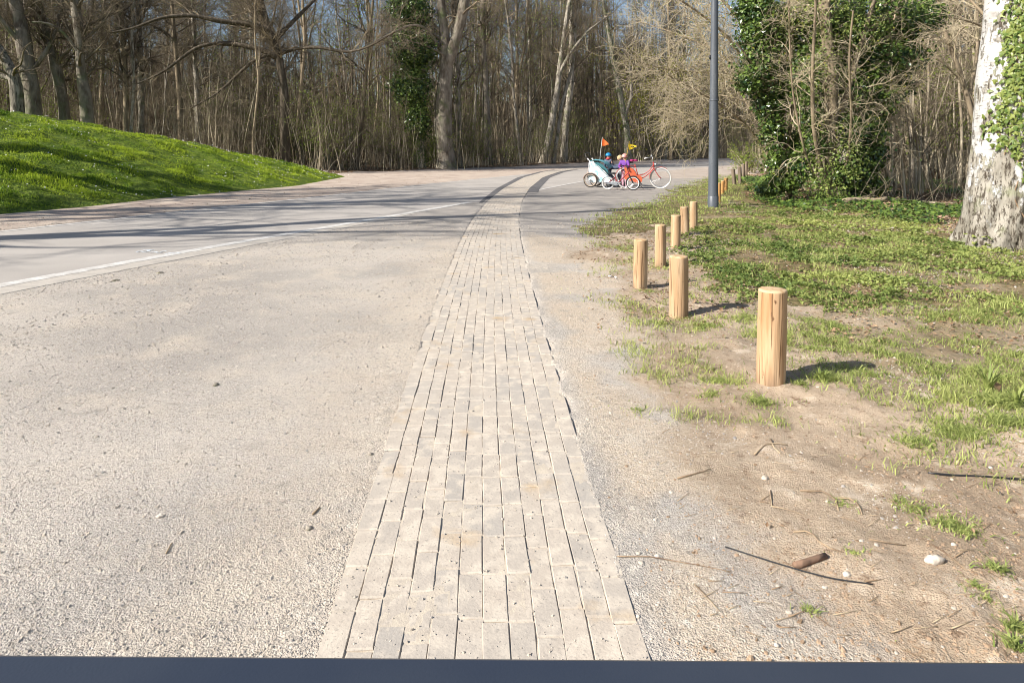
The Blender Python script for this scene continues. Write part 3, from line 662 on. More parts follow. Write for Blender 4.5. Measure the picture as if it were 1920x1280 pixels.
def crown(P, Rr, rg, n1, n2, n3, l1, l2, l3, t0=.3, up=.06, droop=0., wob=.22, rmin=.004, ang=(.5, 1.15)):
    """branches of three orders as one mesh"""
    c = MB(); tips = []
    s, d, r, t = spawn(P, Rr, n1, t0, 1, rg, ang)
    ln = l1*rg.uniform(.5, 1.2, n1)*(1.15-.6*(t-t0)/(1-t0)); b1 = walk(s, d, ln, 8, wob*.8, up, rg)
    r1 = np.clip(r*.5, rmin*1.5, .12)*rg.uniform(.5, 1, n1); R1 = taper(r1, np.full(n1, rmin*1.2), 8); c.tubes(b1, R1, 5)
    s, d, r, t = spawn(b1, R1, n2, .12, 1, rg); b2 = walk(s, d, l2*rg.uniform(.5, 1.3, n2), 5, wob, up*.8-droop, rg)
    R2 = taper(np.clip(r*.6, rmin, .03), np.full(n2, rmin*.8), 5); c.tubes(b2, R2, 4)
    s, d, r, t = spawn(b2, R2, n3, .1, 1, rg); b3 = walk(s, d, l3*rg.uniform(.4, 1.3, n3), 4, wob*1.2, up*.5-droop, rg)
    R3 = taper(np.clip(r*.7, rmin*.8, .012), np.full(n3, rmin*.6), 4); c.tubes(b3, R3, 3)
    return c, b3
def trunk_mb(path, r0, r1, k=10, flare=.5, rg=None, knob=.08):
    path = np.array(path, float); d = np.r_[0, np.cumsum(np.linalg.norm(np.diff(path, axis=0), axis=1))]
    n = max(int(d[-1]/.35), 8); s = np.linspace(0, d[-1], n)
    P = np.stack([np.interp(s, d, path[:, j]) for j in range(3)], 1)
    for _ in range(3): P[1:-1] = (P[:-2]+2*P[1:-1]+P[2:])/4
    R = r0+(r1-r0)*(s/d[-1]); R = R*(1+flare*np.exp(-s/.45))
    if rg is not None: R = R*(1+knob*np.interp(s, np.linspace(0, d[-1], 12), rg.normal(0, 1, 12)))
    return P, R
def make_tree(name, label, cat, loc, paths, radii, rg, kw, bark='bark', twig='twig', group=None, k=10, leafn=0, leafmat='bud', leafsize=.06, ivy=0, flare=.5, sub=None):
    t = thing(name, label, cat, loc, 0, group); o = np.array(loc, float)
    tm = MB(); PP = []; RR = []
    for j, (p, (ra, rb)) in enumerate(zip(paths, radii)):
        P, R = trunk_mb(np.array(p)-o, ra, rb, rg=rg, flare=flare if j == 0 else .05); 
        if j == 0: P[0, 2] -= .15
        tm.tubes(P, R, k if j == 0 else max(k-2, 5)); PP.append(P); RR.append(R)
    tm.build('trunk', M[bark], t)
    n = 24; A = np.stack([np.stack([np.interp(np.linspace(0, 1, n), np.linspace(0, 1, len(p)), p[:, j]) for j in range(3)], 1) for p in PP])
    Rn = np.stack([np.interp(np.linspace(0, 1, n), np.linspace(0, 1, len(r)), r) for r in RR])
    c, tips = crown(A, Rn, rg, **kw); c.build('crown', M[twig], t)
    if leafn:
        q = tips.reshape(-1, 3); q = q[rg.choice(len(q), leafn)]+rg.normal(0, .05, (leafn, 3))
        V, Fs, a = leaves(q, rg.normal(size=(leafn, 3)), rg.uniform(.5, 1.3, leafn)*leafsize, rg); m_ = MB(); m_.add(V, Fs, a); m_.build('leaves', M[leafmat], t, smooth=False)
    if ivy:
        ivy_on(t, PP[0], RR[0], ivy, rg)
    return t
def ivy_on(t, P, R, n, rg, top=.85, thick=.28, size=(.05, .11), m='ivy', name='ivy'):
    i_ = rg.uniform(0, top, n)*(len(P)-1); a = i_.astype(int); f = (i_-a)[:, None]; c = P[a]*(1-f)+P[np.minimum(a+1, len(P)-1)]*f
    th = rg.uniform(0, 6.283, n); bump = fbm(th*1.5, c[:, 2]*1.3+3, 3, 7)
    d = np.c_[np.cos(th), np.sin(th), np.zeros(n)]; rr = R[a]+thick*(sst(.3, .75, bump)+.08)*rg.uniform(.35, 1, n)
    V, Fs, q = leaves(c+d*rr[:, None]+np.c_[np.zeros((n, 2)), rg.normal(0, .05, n)], d+rg.normal(0, .45, (n, 3))+np.array([0, 0, .35]), rg.uniform(*size, n), rg, .2, .95, droop=.6)
    mm = MB(); mm.add(V, Fs, q); return mm.build(name, M[m], t, smooth=False)
def copy_tree(src, loc, rz, s=1.0, sz=1.0):
    r = src.copy(); COL.objects.link(r); r.location = loc; r.rotation_euler = (0, 0, rz); r.scale = (s, s, s*sz)
    for ch in list(src.children):
        c = ch.copy(); COL.objects.link(c); c.parent = r
    return r
def pxpath(pts, Y, base=True): return [atd(px, py, Y) for px, py in pts]
# -- forest stock: slim bare trees
rg = np.random.default_rng(21)
protos = []
for k in range(9):
    hgt = rg.uniform(14, 21); lean = rg.normal(0, .05, 2); r0 = rg.uniform(.10, .24)
    pth = [(0, 0, 0)]; 
    for j in range(1, 9):
        z = hgt*j/8; pth.append((lean[0]*z+rg.normal(0, .10), lean[1]*z+rg.normal(0, .10), z))
    paths = [pth]; rad = [(r0, .03)]
    if k % 3 == 1:
        b = np.array(pth[3]); paths.append([b, b+np.array([.5, .2, 1.6]), b+np.array([.9, .3, 4]), b+np.array([1.4, .5, 9])]); rad.append((r0*.55, .02))
    kw = dict(n1=26, n2=170, n3=1150, l1=3.4, l2=1.6, l3=.9, t0=.18, up=.07, rmin=.0078)
    lf_ = k in (2, 5, 7, 8); t = make_tree('forest_tree', 'slim tree dusted with fresh green buds in the dense wood behind the road' if lf_ else 'slim trunk wrapped in dark ivy in the dense wood behind the road' if k == 4 else 'slim bare pale tan tree in the dense wood behind the road' if k == 1 else 'slim bare tree with grey-brown bark in the dense wood behind the road', 'tree', (0, -400-k*10, 0), [[(p[0], p[1]-400-k*10, p[2]) for p in q] for q in paths], rad, rg, kw,
                  bark=['bark', 'bark_tan', 'bark'][k % 3], group='slim budding trees of the wood' if lf_ else 'ivy wrapped slim trees of the wood' if k == 4 else 'slim bare tan trees of the wood' if k == 1 else 'slim bare trees of the wood', k=8, leafn=(1300 if k in (2, 5, 7, 8) else 0), leafsize=.10, ivy=(900 if k in (4,) else 0))
    protos.append(t)
sap = []
for k in range(7):
    t = thing('sapling_clump', 'clump of thin saplings with fresh green leaves growing in the wood' if k in (1, 3, 5, 6) else 'clump of thin leafless saplings growing in the wood', 'saplings', (0, -520-k*10, 0), 0, 'green leaved sapling clumps in the wood' if k in (1, 3, 5, 6) else 'bare sapling clumps in the wood')
    n = 15; s = np.c_[rg.normal(0, .7, (n, 2)), np.full(n, -.1)]; d = np.c_[rg.normal(0, .09, (n, 2)), np.ones(n)]
    ln = rg.uniform(1.6, 5.8, n); P = walk(s, d, ln, 9, .06, .02, rg); Rr = taper(rg.uniform(.014, .038, n), np.full(n, .007), 9)
    m_ = MB(); m_.tubes(P, Rr, 5); m_.build('stems', M['stem_pale'], t)
    c, tips = crown(P, Rr, rg, 60, 200, 560, 1.3, .8, .45, t0=.15, up=.05, rmin=.005, wob=.3); c.build('twigs', M['twig'], t)
    if k in (1, 3, 5, 6):
        q = tips.reshape(-1, 3); nl = 1500; q = q[rg.choice(len(q), nl)]; V, Fs, a = leaves(q, rg.normal(size=(nl, 3)), rg.uniform(.04, .09, nl), rg); mm = MB(); mm.add(V, Fs, a); mm.build('leaves', M['bud'], t, smooth=False)
    sap.append(t)
def ok_spot(x, y):
    if y > FEY(x)+.6: return True
    return x > RWX(y)+2.4 and y > 17
def YE(u):
    t = np.linspace(20, 200, 400); k = np.nonzero(t > FEY(u*t))[0]; return t[k[0]] if len(k) else 150
rp = random.Random(7); cnt = 0; pts = []
tree_n = 250
used_p = set(); tries = 0
HERO_X = []
while cnt < tree_n and tries < 60000:
    tries += 1
    if rp.random() < .22: y = rp.uniform(18, 60); x = RWX(y)+rp.uniform(2.0, 24)
    else:
        x0 = rp.uniform(-.86, .86); y = YE(x0)+.7+rp.random()**1.15*50; x = x0*y
    if abs(x) > .9*y+2 or not ok_spot(x, y): continue
    if any((x-a)**2+(y-b)**2 < 1.6 for a, b in pts): continue
    pts.append((x, y)); k = rp.randrange(9); z = float(gh(np.array([x]), np.array([y]))[0]); s = rp.uniform(.75, 1.2)*(1+.35*(y > 62))
    if k not in used_p: used_p.add(k); o = protos[k]; o.location = (x, y, z); o.rotation_euler = (0, 0, rp.uniform(0, 6.28)); o.scale = (s, s, s)
    else: copy_tree(protos[k], (x, y, z), rp.uniform(0, 6.28), s)
    cnt += 1
for k in range(9):
    if k not in used_p: protos[k].location = (60+k*3, 90, 0)
cnt = 0; used_s = set(); tries = 0
while cnt < 285 and tries < 60000:
    tries += 1
    if rp.random() < .25: y = rp.uniform(17, 60); x = RWX(y)+rp.uniform(1.6, 16)
    else: x0 = rp.uniform(-.84, .84); y = YE(x0)+.5+rp.random()**1.4*36; x = x0*y
    if abs(x) > .88*y+2 or not ok_spot(x, y): continue
    k = rp.randrange(7); z = float(gh(np.array([x]), np.array([y]))[0]); s = rp.uniform(.7, 1.25)
    if k not in used_s: used_s.add(k); o = sap[k]; o.location = (x, y, z); o.rotation_euler = (0, 0, rp.uniform(0, 6.28)); o.scale = (s, s, s)
    else: copy_tree(sap[k], (x, y, z), rp.uniform(0, 6.28), s)
    cnt += 1
# far wood as one mass
rg = np.random.default_rng(31)
fw = MB(); n = 8000; u = rg.uniform(-.95, .95, n); ye = np.interp(u, np.linspace(-.95, .95, 60), [YE(q_) for q_ in np.linspace(-.95, .95, 60)]); y = ye+14+rg.uniform(0, 1, n)**.8*95; x = u*y
P = walk(np.c_[x, y, np.full(n, -.2)], np.c_[rg.normal(0, .06, (n, 2)), np.ones(n)], rg.uniform(5, 14, n)*(1+1.0*(x > 5)), 6, .05, .0, rg); Rr = taper(rg.uniform(.03, .20, n), np.full(n, .02), 6); fw.tubes(P, Rr, 4, a=0)
s, d, r, t = spawn(P, Rr, 60000, .1, 1, rg); b = walk(s, d, rg.uniform(.8, 3.6, 60000), 5, .25, .05, rg); fw.tubes(b, taper(np.full(60000, .034), np.full(60000, .012), 5), 3)
s, d, r, t = spawn(b, np.full(b.shape[:2], .01), 90000, .1, 1, rg); b = walk(s, d, rg.uniform(.6, 1.9, 90000), 3, .25, .03, rg); fw.tubes(b, taper(np.full(90000, .016), np.full(90000, .009), 3), 3)
tag(fw.build('far_woods', M['twig']), 'far-off mass of bare trunks and twigs deep in the wood', None, kind='stuff')
# low brush at the wood's edge and floor
br = MB(); n = 4500; x = rg.uniform(-40, 60, n); y = FEY(x)+.3+rg.uniform(0, 1, n)**1.3*26
s = np.c_[x, y, gh(x, y)-.05]; P = walk(s, np.c_[rg.normal(0, .35, (n, 2)), np.ones(n)], rg.uniform(.5, 4.6, n), 5, .16, -.01, rg); br.tubes(P, taper(rg.uniform(.008, .022, n), np.full(n, .005), 5), 3)
n = 3000; y = rg.uniform(15, 50, n); x = RWX(y)+.9+rg.uniform(0, 1, n)**1.3*12
P = walk(np.c_[x, y, gh(x, y)-.05], np.c_[rg.normal(0, .5, (n, 2)), np.ones(n)], rg.uniform(.4, 2.4, n), 5, .22, -.02, rg); br.tubes(P, taper(rg.uniform(.004, .011, n), np.full(n, .003), 5), 3)
tag(br.build('brushwood', M['stem_pale']), 'tangle of thin dead stems and brush along the wood floor', None, kind='stuff')
# -- hero trees of the wood edge
rg = np.random.default_rng(41)
def hero(label, Y, trunk, wb, wt, limbs=(), name='tree', **k):
    sc0 = Y/F; base = atd(trunk[0][0], 280, Y); z0 = float(gh(np.array([base[0]]), np.array([Y]))[0])
    if k.pop('mound', False): z0 = max(z0, 0)
    T = pxpath(trunk, Y); T[0] = (T[0][0], Y, z0)
    # grow above the picture
    a = np.array(T[-1]); b = np.array(T[-2]); dd = (a-b)/np.linalg.norm(a-b); e = k.pop('extra', 6.0)
    T = T+[tuple(a+dd*e*.5+np.array([.1, .1, 0])), tuple(a+dd*e)]
    rt = wt*sc0/2
    paths = [T]; rad = [(wb*sc0/2, rt*.45)]
    for pts_, w0, w1, dy in limbs:
        n_ = len(pts_); paths.append([atd(p[0], p[1], Y+dy*j/max(n_-1, 1)) for j, p in enumerate(pts_)]); rad.append((w0*sc0/2, w1*sc0/2))
    kw = dict(n1=k.pop('n1', 30), n2=k.pop('n2', 240), n3=k.pop('n3', 1500), l1=k.pop('l1', 2.6), l2=k.pop('l2', 1.4), l3=k.pop('l3', .7), t0=k.pop('t0', .3), up=k.pop('up', .06), droop=k.pop('droop', 0.), rmin=k.pop('rmin', .006), wob=k.pop('wob', .24))
    return make_tree(name, label, 'tree', (base[0], Y, z0), paths, rad, rg, kw, **k)
hero('dark leaning trunk at the far left edge behind the mound', 33, [(38, 200), (30, 150), (10, 110), (-30, 60), (-60, 20)], 26, 18, [([(30, 150), (-5, 140), (-40, 128)], 12, 7, 0)], bark='bark', n3=700)
hero('thick grey trunk standing left behind the crest of the mound', 35, [(66, 215), (60, 170), (50, 120), (42, 60), (28, 0)], 34, 27, [([(55, 140), (90, 95), (110, 50), (118, 0)], 9, 5, 1), ([(47, 90), (15, 55), (-10, 20)], 10, 6, -1)], bark='bark_beech')
hero('knobbly trunk leaning left, second of the big trees behind the mound', 36, [(128, 225), (118, 180), (108, 140), (95, 90), (78, 30), (70, 0)], 22, 15, [([(98, 100), (70, 70), (45, 50)], 7, 4, 0)], bark='bark_beech')
hero('pale grey trunk rising behind the middle of the mound slope', 35, [(168, 235), (162, 190), (152, 140), (148, 60), (140, 0)], 24, 17, [([(148, 100), (120, 60), (95, 40), (60, 42)], 7, 3, -1), ([(150, 80), (190, 50), (215, 10)], 6, 3, 1)], bark='bark_beech')
hero('straight trunk with pale flecks beside the pale grey trunk', 38, [(238, 240), (236, 150), (230, 80), (225, 0)], 13, 9, bark='bark_tan')
hero('dark slim trunk between two pale trunks left of the arching tree', 39, [(266, 250), (264, 150), (262, 70), (258, 0)], 14, 10, bark='bark')
hero('slim ridged trunk over the lower end of the mound', 41, [(340, 270), (338, 190), (330, 100), (322, 0)], 11, 8, bark='bark_tan')
hero('slim grey trunk right of the ridged trunk', 42, [(373, 280), (370, 190), (365, 100), (360, 0)], 12, 8, bark='bark')
hero('dark tree with long arching limbs reaching left over the mound', 37, [(537, 318), (533, 240), (534, 180), (522, 100), (500, 50), (488, 0)], 20, 17,
     [([(522, 110), (500, 95), (430, 80), (370, 85), (340, 110), (300, 140), (258, 157)], 11, 2.5, -2), ([(512, 60), (470, 45), (420, 42), (360, 28), (300, 32), (250, 55), (205, 62)], 11, 3, -3),
      ([(522, 98), (480, 108), (430, 155), (410, 175), (360, 202)], 8, 2, -2), ([(520, 70), (560, 30), (590, 0)], 10, 6, 2), ([(528, 100), (560, 90), (600, 88), (650, 100), (690, 90), (740, 60)], 7, 3, -2), ([(505, 55), (470, 20), (455, -20)], 9, 6, 0)], n1=60, n2=420, n3=2600, l1=2.2, bark='bark_dark')
hero('massive forked old tree at the edge of the wood beside the path', 43, [(838, 316), (832, 250), (832, 180), (838, 120), (833, 60), (826, 0)], 33, 18, [([(836, 130), (845, 105), (862, 50), (872, 0), (880, -60)], 22, 17, -.6), ([(830, 100), (800, 50), (770, 45), (720, 70), (670, 95)], 6, 2.5, -3), ([(845, 110), (800, 85), (760, 75)], 4, 2, -2)], bark='bark_beech', n1=36, t0=.45, flare=.7)
hero('dark upright trunk just behind the massive forked tree', 46, [(858, 310), (858, 230), (857, 150), (852, 60), (850, 0)], 16, 13, bark='bark')
hero('straight grey trunk right of the forked tree', 50, [(912, 312), (913, 230), (909, 130), (905, 60), (906, 0)], 17, 12, bark='bark_beech', t0=.35)
hero('tall dark trunk leaning right with a forked side limb', 58, [(1018, 306), (1033, 240), (1045, 170), (1050, 120), (1060, 50), (1068, 0)], 14, 10, [([(1048, 140), (1065, 105), (1100, 60), (1140, 30)], 6, 3, -1)], bark='bark', flare=.7)
hero('narrow mossy trunk beside the dark leaning trunk', 58.5, [(1036, 306), (1046, 250), (1052, 200), (1075, 120), (1080, 40), (1085, 0)], 8, 5, bark='bark')
hero('bundle-like tree with several thin upright stems in the middle of the wood', 60, [(968, 300), (966, 220), (970, 120), (968, 0)], 8, 6, [([(970, 160), (985, 80), (990, 0)], 5, 4, 0), ([(967, 150), (955, 70), (950, 0)], 5, 4, 0), ([(966, 200), (978, 140), (1000, 60), (1008, 0)], 4, 3, 0)], bark='bark_tan')
hero('dark sinuous trunk wrapped in ivy behind the yellow flag', 62, [(1178, 300), (1176, 250), (1165, 190), (1152, 120), (1140, 50), (1130, 0)], 14, 8, [([(1170, 220), (1185, 180), (1180, 120), (1195, 60)], 7, 4, 0)], bark='bark', ivy=2500)
hero('reddish lit trunk left of the lamp post', 78, [(1258, 300), (1259, 240), (1257, 170), (1254, 60), (1252, 0)], 7, 5, bark='bark_tan')
hero('ivy covered tree forming a dark green column left of the forked tree', 43.5, [(790, 312), (785, 240), (775, 150), (772, 60), (770, 0)], 15, 12, bark='bark', ivy=9000)
# widen that ivy column
t = COL.objects[-1].parent or COL.objects[-1]
def ivy_blob(parent, o, blobs, n, rg, size, m='ivy', lo=.75, name='ivy', lf=leaves, dy=None):
    """leaves through lumpy volumes given as (px,py,rx,ry,Y)"""
    vol = np.array([b[2]*b[3] for b in blobs], float); pick = rg.choice(len(blobs), n, p=vol/vol.sum()); B = np.array(blobs, float)[pick]
    u = rg.normal(size=(n, 3)); u /= np.linalg.norm(u, axis=1, keepdims=True)
    lump = fbm(np.arctan2(u[:, 1], u[:, 0])*2.2+pick*5, u[:, 2]*3+pick*3, 3, 71)
    rad = (.55+.75*lump)*rg.uniform(lo, 1.0, n)
    C_ = np.array([atd(b[0], b[1], b[4]) for b in B]); sx = B[:, 2]*B[:, 4]/F; sz_ = B[:, 3]*B[:, 4]/F
    p = C_+u*np.c_[sx, np.minimum(sx, sz_)*1.0, sz_]*rad[:, None]-np.array(o)
    kx = rg.uniform(0, 1, n) < .10; p[kx] += u[kx]*rg.exponential(.16, (kx.sum(), 1))
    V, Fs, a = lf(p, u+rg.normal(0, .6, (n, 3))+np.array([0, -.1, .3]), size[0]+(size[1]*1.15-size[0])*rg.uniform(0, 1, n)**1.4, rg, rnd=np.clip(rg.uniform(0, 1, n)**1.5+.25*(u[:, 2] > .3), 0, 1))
    mm = MB(); mm.add(V, Fs, a); return mm.build(name, M[m], parent, smooth=False)
ivyc = [o for o in COL.objects if o.get('label', '').startswith('ivy covered tree forming')][0]
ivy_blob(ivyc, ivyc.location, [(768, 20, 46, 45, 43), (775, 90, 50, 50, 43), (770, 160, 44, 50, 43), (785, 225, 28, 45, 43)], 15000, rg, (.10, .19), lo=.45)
# young green shrubs in front of the wood
def shrub(label, px, py, hpx, wpx, nst, nl, leafm='bud', ls=.07, twig='twig', seed=0, name='shrub', cat='shrub', droop=0., group=None, rs=1.0):
    r_ = np.random.default_rng(900+seed); b = at(px, py); Y = b[1]; sc0 = Y/F; h_ = hpx*sc0; w_ = wpx*sc0
    z0 = float(gh(np.array([b[0]]), np.array([Y]))[0])
    t = thing(name, label, cat, (b[0], Y, z0), 0, group)
    s = np.c_[r_.normal(0, w_*.12, (nst, 2)), np.full(nst, -.05)]; d = np.c_[r_.normal(0, .5*w_/h_, (nst, 2)), np.ones(nst)]
    P = walk(s, d, h_*r_.uniform(.6, 1.05, nst), 9, .10, -.01, r_); Rr = taper(r_.uniform(.008, .02, nst)*rs, np.full(nst, .004*rs), 9)
    m_ = MB(); m_.tubes(P, Rr, 5); m_.build('stems', M['stem_pale'], t)
    c, tips = crown(P, Rr, r_, nst*5, nst*18, nst*60, h_*.28, h_*.16, h_*.09, t0=.12, up=.03, rmin=.003*rs, wob=.3, droop=droop); c.build('twigs', M[twig], t)
    if nl:
        q = tips.reshape(-1, 3); q = q[r_.choice(len(q), nl)]+r_.normal(0, .03, (nl, 3)); V, Fs, a = leaves(q, r_.normal(size=(nl, 3)), r_.uniform(.6, 1.3, nl)*ls, r_); mm = MB(); mm.add(V, Fs, a); mm.build('leaves', M[leafm], t, smooth=False)
    return t
shrub('young green-leaved bush left of the ivy column', 715, 313, 135, 70, 14, 2600, seed=1, ls=.085, rs=1.5)
shrub('small green bush at the foot of the massive forked tree', 820, 316, 75, 40, 8, 1500, seed=2, ls=.09, rs=1.5)
shrub('low green sprig growing right of the forked trunk', 868, 314, 85, 30, 6, 500, seed=3, ls=.09, rs=1.5)
shrub('green bush in front of the arching dark tree', 625, 318, 70, 60, 10, 900, seed=4, ls=.08, rs=1.5)
shrub('tall bush with fresh yellow-green leaves high above the bicycles', 1210, 303, 240, 120, 12, 4200, 'bud_yellow', .17, seed=5, rs=3)
shrub('dull green undergrowth bush left of the dark leaning trunk', 960, 309, 60, 60, 10, 900, seed=6, ls=.11, rs=2)
shrub('green undergrowth bush right of the dark leaning trunk', 1085, 303, 80, 60, 10, 1100, seed=7, ls=.13, rs=2)
shrub('light green bush beside the old weathered posts', 1412, 326, 75, 75, 14, 2600, seed=8, ls=.06, rs=1.2)
shrub('low green bush hanging over the road end beside the lamp post', 1392, 312, 55, 50, 10, 1200, seed=9, ls=.08, rs=1.2)
for j, (px, py) in enumerate([(345, 300), (430, 310), (560, 322), (670, 318), (745, 316), (905, 313), (940, 312), (1120, 302), (1300, 299), (480, 315)]):
    tag(shrub('x', px, min(py, 322), 60+17*(j % 4), 60, 10, 260*(j % 3), seed=20+j, ls=.09, rs=1.6), 'twiggy bush with a few green leaves at the near edge of the wood' if j % 3 else 'bare twiggy bush at the near edge of the wood', 'shrub', 'leafing bushes along the wood edge' if j % 3 else 'bare bushes along the wood edge')
# -- right hand thicket: pale drooping twig tree, ivy clad trees
rg = np.random.default_rng(51)
def limbtree(name, label, base_px, Y, limbs, kw, bark, twig, leafn=0, leafm='bud_yellow', ls=.03, k=8):
    b = atd(base_px, 280, Y); z0 = float(gh(np.array([b[0]]), np.array([Y]))[0])
    paths = []; rad = []
    for pts_, w0, w1, dy in limbs:
        n_ = len(pts_); q = [atd(p[0], p[1], Y+dy*j/max(n_-1, 1)) for j, p in enumerate(pts_)]
        paths.append(q); rad.append((w0*Y/F/2, w1*Y/F/2))
    paths[0][0] = (paths[0][0][0], Y, z0)
    return make_tree(name, label, 'tree', (b[0], Y, z0), paths, rad, rg, kw, bark=bark, twig=twig, k=k, leafn=leafn, leafmat=leafm, leafsize=ls, flare=.2)
limbtree('tree', 'small tree with a mass of pale drooping twigs left of the ivy', 1442, 18.5,
    [([(1445, 362), (1440, 300), (1428, 210), (1405, 130), (1370, 70), (1320, 30), (1260, -10)], 9, 3, -1.5), ([(1440, 290), (1405, 235), (1350, 195), (1290, 160), (1250, 140)], 5, 2, -1.5), ([(1400, 142), (1350, 138), (1290, 136), (1230, 128), (1180, 112)], 3.5, 1.5, -2),
     ([(1420, 180), (1380, 120), (1330, 85), (1260, 60), (1195, 40)], 5, 1.5, 1), ([(1436, 260), (1400, 190), (1350, 120), (1310, 60), (1290, 0)], 5, 2, 2), ([(1425, 90), (1410, 60), (1370, 20), (1330, -30)], 9, 5, 0), ([(1428, 200), (1435, 120), (1420, 90), (1400, 0), (1380, -60)], 6, 4, 1),
     ([(1410, 240), (1360, 215), (1310, 215), (1270, 235)], 3, 1.2, 1), ([(1398, 190), (1340, 170), (1290, 190), (1255, 200)], 3, 1.2, 2)],
    dict(n1=170, n2=800, n3=3400, l1=1.3, l2=.85, l3=.5, t0=.22, up=.0, droop=.05, wob=.30, rmin=.0046, ang=(.4, 1.2)), 'bark_tan', 'twig_tan', 5000, 'bud_yellow', .032)
tA = limbtree('tree', 'ivy smothered tree left of the split trunk, its leaves hanging to the ground', 1478, 16.5,
    [([(1480, 368), (1475, 300), (1455, 230), (1450, 150), (1440, 60), (1430, -40)], 12, 8, 0), ([(1470, 290), (1490, 220), (1486, 120), (1484, 0)], 6, 5, -.4), ([(1455, 200), (1420, 130), (1380, 80)], 6, 3, -.5)],
    dict(n1=40, n2=220, n3=900, l1=.9, l2=.6, l3=.35, t0=.3, up=.03, droop=.01, wob=.3, rmin=.003), 'bark_tan', 'twig_tan')
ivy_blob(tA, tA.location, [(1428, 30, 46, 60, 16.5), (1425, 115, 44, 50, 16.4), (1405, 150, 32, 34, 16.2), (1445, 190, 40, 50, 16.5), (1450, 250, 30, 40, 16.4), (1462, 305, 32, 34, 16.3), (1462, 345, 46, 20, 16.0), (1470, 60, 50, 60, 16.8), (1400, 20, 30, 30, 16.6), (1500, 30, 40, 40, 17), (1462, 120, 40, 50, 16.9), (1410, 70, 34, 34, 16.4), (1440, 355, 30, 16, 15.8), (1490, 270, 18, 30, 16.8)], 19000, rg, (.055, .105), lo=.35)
tB = limbtree('tree', 'thick ridged trunk in the middle of the ivy thicket', 1562, 15.6,
    [([(1568, 386), (1560, 330), (1556, 250), (1562, 180), (1552, 90), (1545, 0), (1540, -80)], 27, 20, 0), ([(1560, 380), (1545, 330), (1528, 280), (1522, 200), (1524, 100), (1530, 0)], 8, 5, -1.3), ([(1565, 384), (1520, 330), (1502, 260), (1484, 170), (1480, 60), (1478, -20)], 5, 3, -1.4), ([(1570, 384), (1590, 300), (1600, 210), (1588, 120), (1600, 20)], 5, 3, -1.5), ([(1556, 260), (1590, 180), (1610, 90), (1640, 0)], 12, 8, .3), ([(1575, 385), (1600, 372), (1625, 368), (1665, 380)], 8, 3, -.8)],
    dict(n1=60, n2=300, n3=1000, l1=1.0, l2=.6, l3=.35, t0=.25, up=.02, droop=.02, wob=.34, rmin=.003), 'bark_tan', 'twig_tan', 500, 'bud_yellow', .04)
ivy_blob(tB, tB.location, [(1515, 210, 26, 50, 15.5), (1528, 265, 28, 40, 15.4), (1520, 120, 36, 50, 15.9), (1580, 60, 50, 55, 16.2), (1585, 330, 28, 34, 15.4), (1545, 20, 60, 40, 16.4), (1590, 250, 30, 46, 15.5), (1600, 170, 40, 50, 16), (1500, 150, 30, 50, 16), (1505, 310, 26, 40, 15.4), (1640, 345, 30, 26, 15.8), (1535, 170, 24, 34, 16.6)], 10000, rg, (.05, .10), lo=.6)
ivy_blob(tB, tB.location, [(1535, 330, 30, 45, 15.0), (1560, 360, 34, 24, 14.8), (1545, 130, 40, 60, 15.6), (1500, 50, 60, 50, 16.2), (1560, 40, 60, 50, 15.6), (1620, 60, 50, 50, 15.8), (1590, 300, 40, 50, 15.0), (1500, 20, 60, 40, 15.9)], 5200, rg, (.035, .07), 'ivy_light', lo=.5, name='young_ivy')
tC = limbtree('tree', 'dark ivy clad tree right of the ridged trunk, spreading over the thicket', 1622, 16.4,
    [([(1618, 375), (1622, 310), (1630, 230), (1650, 150), (1670, 70), (1690, -20)], 14, 10, 0), ([(1672, 360), (1660, 305), (1630, 240), (1605, 195), (1585, 180)], 6, 3, -.8), ([(1640, 200), (1690, 170), (1730, 150)], 5, 3, 0)],
    dict(n1=50, n2=280, n3=1100, l1=1.1, l2=.6, l3=.35, t0=.3, up=.02, droop=.02, wob=.32, rmin=.003), 'bark_tan', 'twig_tan', 400, 'bud_yellow', .04)
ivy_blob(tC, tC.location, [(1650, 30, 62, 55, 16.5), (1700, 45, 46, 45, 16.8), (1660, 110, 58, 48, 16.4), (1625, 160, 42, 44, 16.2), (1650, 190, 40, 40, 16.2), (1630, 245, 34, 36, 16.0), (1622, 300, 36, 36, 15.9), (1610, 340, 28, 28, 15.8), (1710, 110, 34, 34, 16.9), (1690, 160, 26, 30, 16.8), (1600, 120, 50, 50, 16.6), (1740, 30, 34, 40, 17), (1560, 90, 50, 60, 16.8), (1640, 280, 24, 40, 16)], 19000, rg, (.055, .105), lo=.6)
hero('grey smooth stem rising through the ivy edge', 21, [(1713, 318), (1708, 240), (1710, 150), (1712, 60), (1710, 0)], 10, 8, bark='bark_beech', n1=16, n2=90, n3=300, l1=1.2, t0=.4, rmin=.004, extra=3)
hero('pale crooked tree forking between the ivy and the birch', 19, [(1862, 345), (1840, 270), (1818, 200), (1800, 130), (1768, 60), (1760, 0)], 12, 8, [([(1845, 330), (1846, 250), (1815, 160), (1760, 110), (1700, 60)], 6, 3, 0), ([(1815, 190), (1835, 100), (1832, 30), (1835, -40)], 6, 4, 1)], bark='bark_tan', twig='twig_tan', n1=40, n2=240, n3=900, l1=1.1, l2=.7, l3=.4, t0=.3, rmin=.003, extra=3)
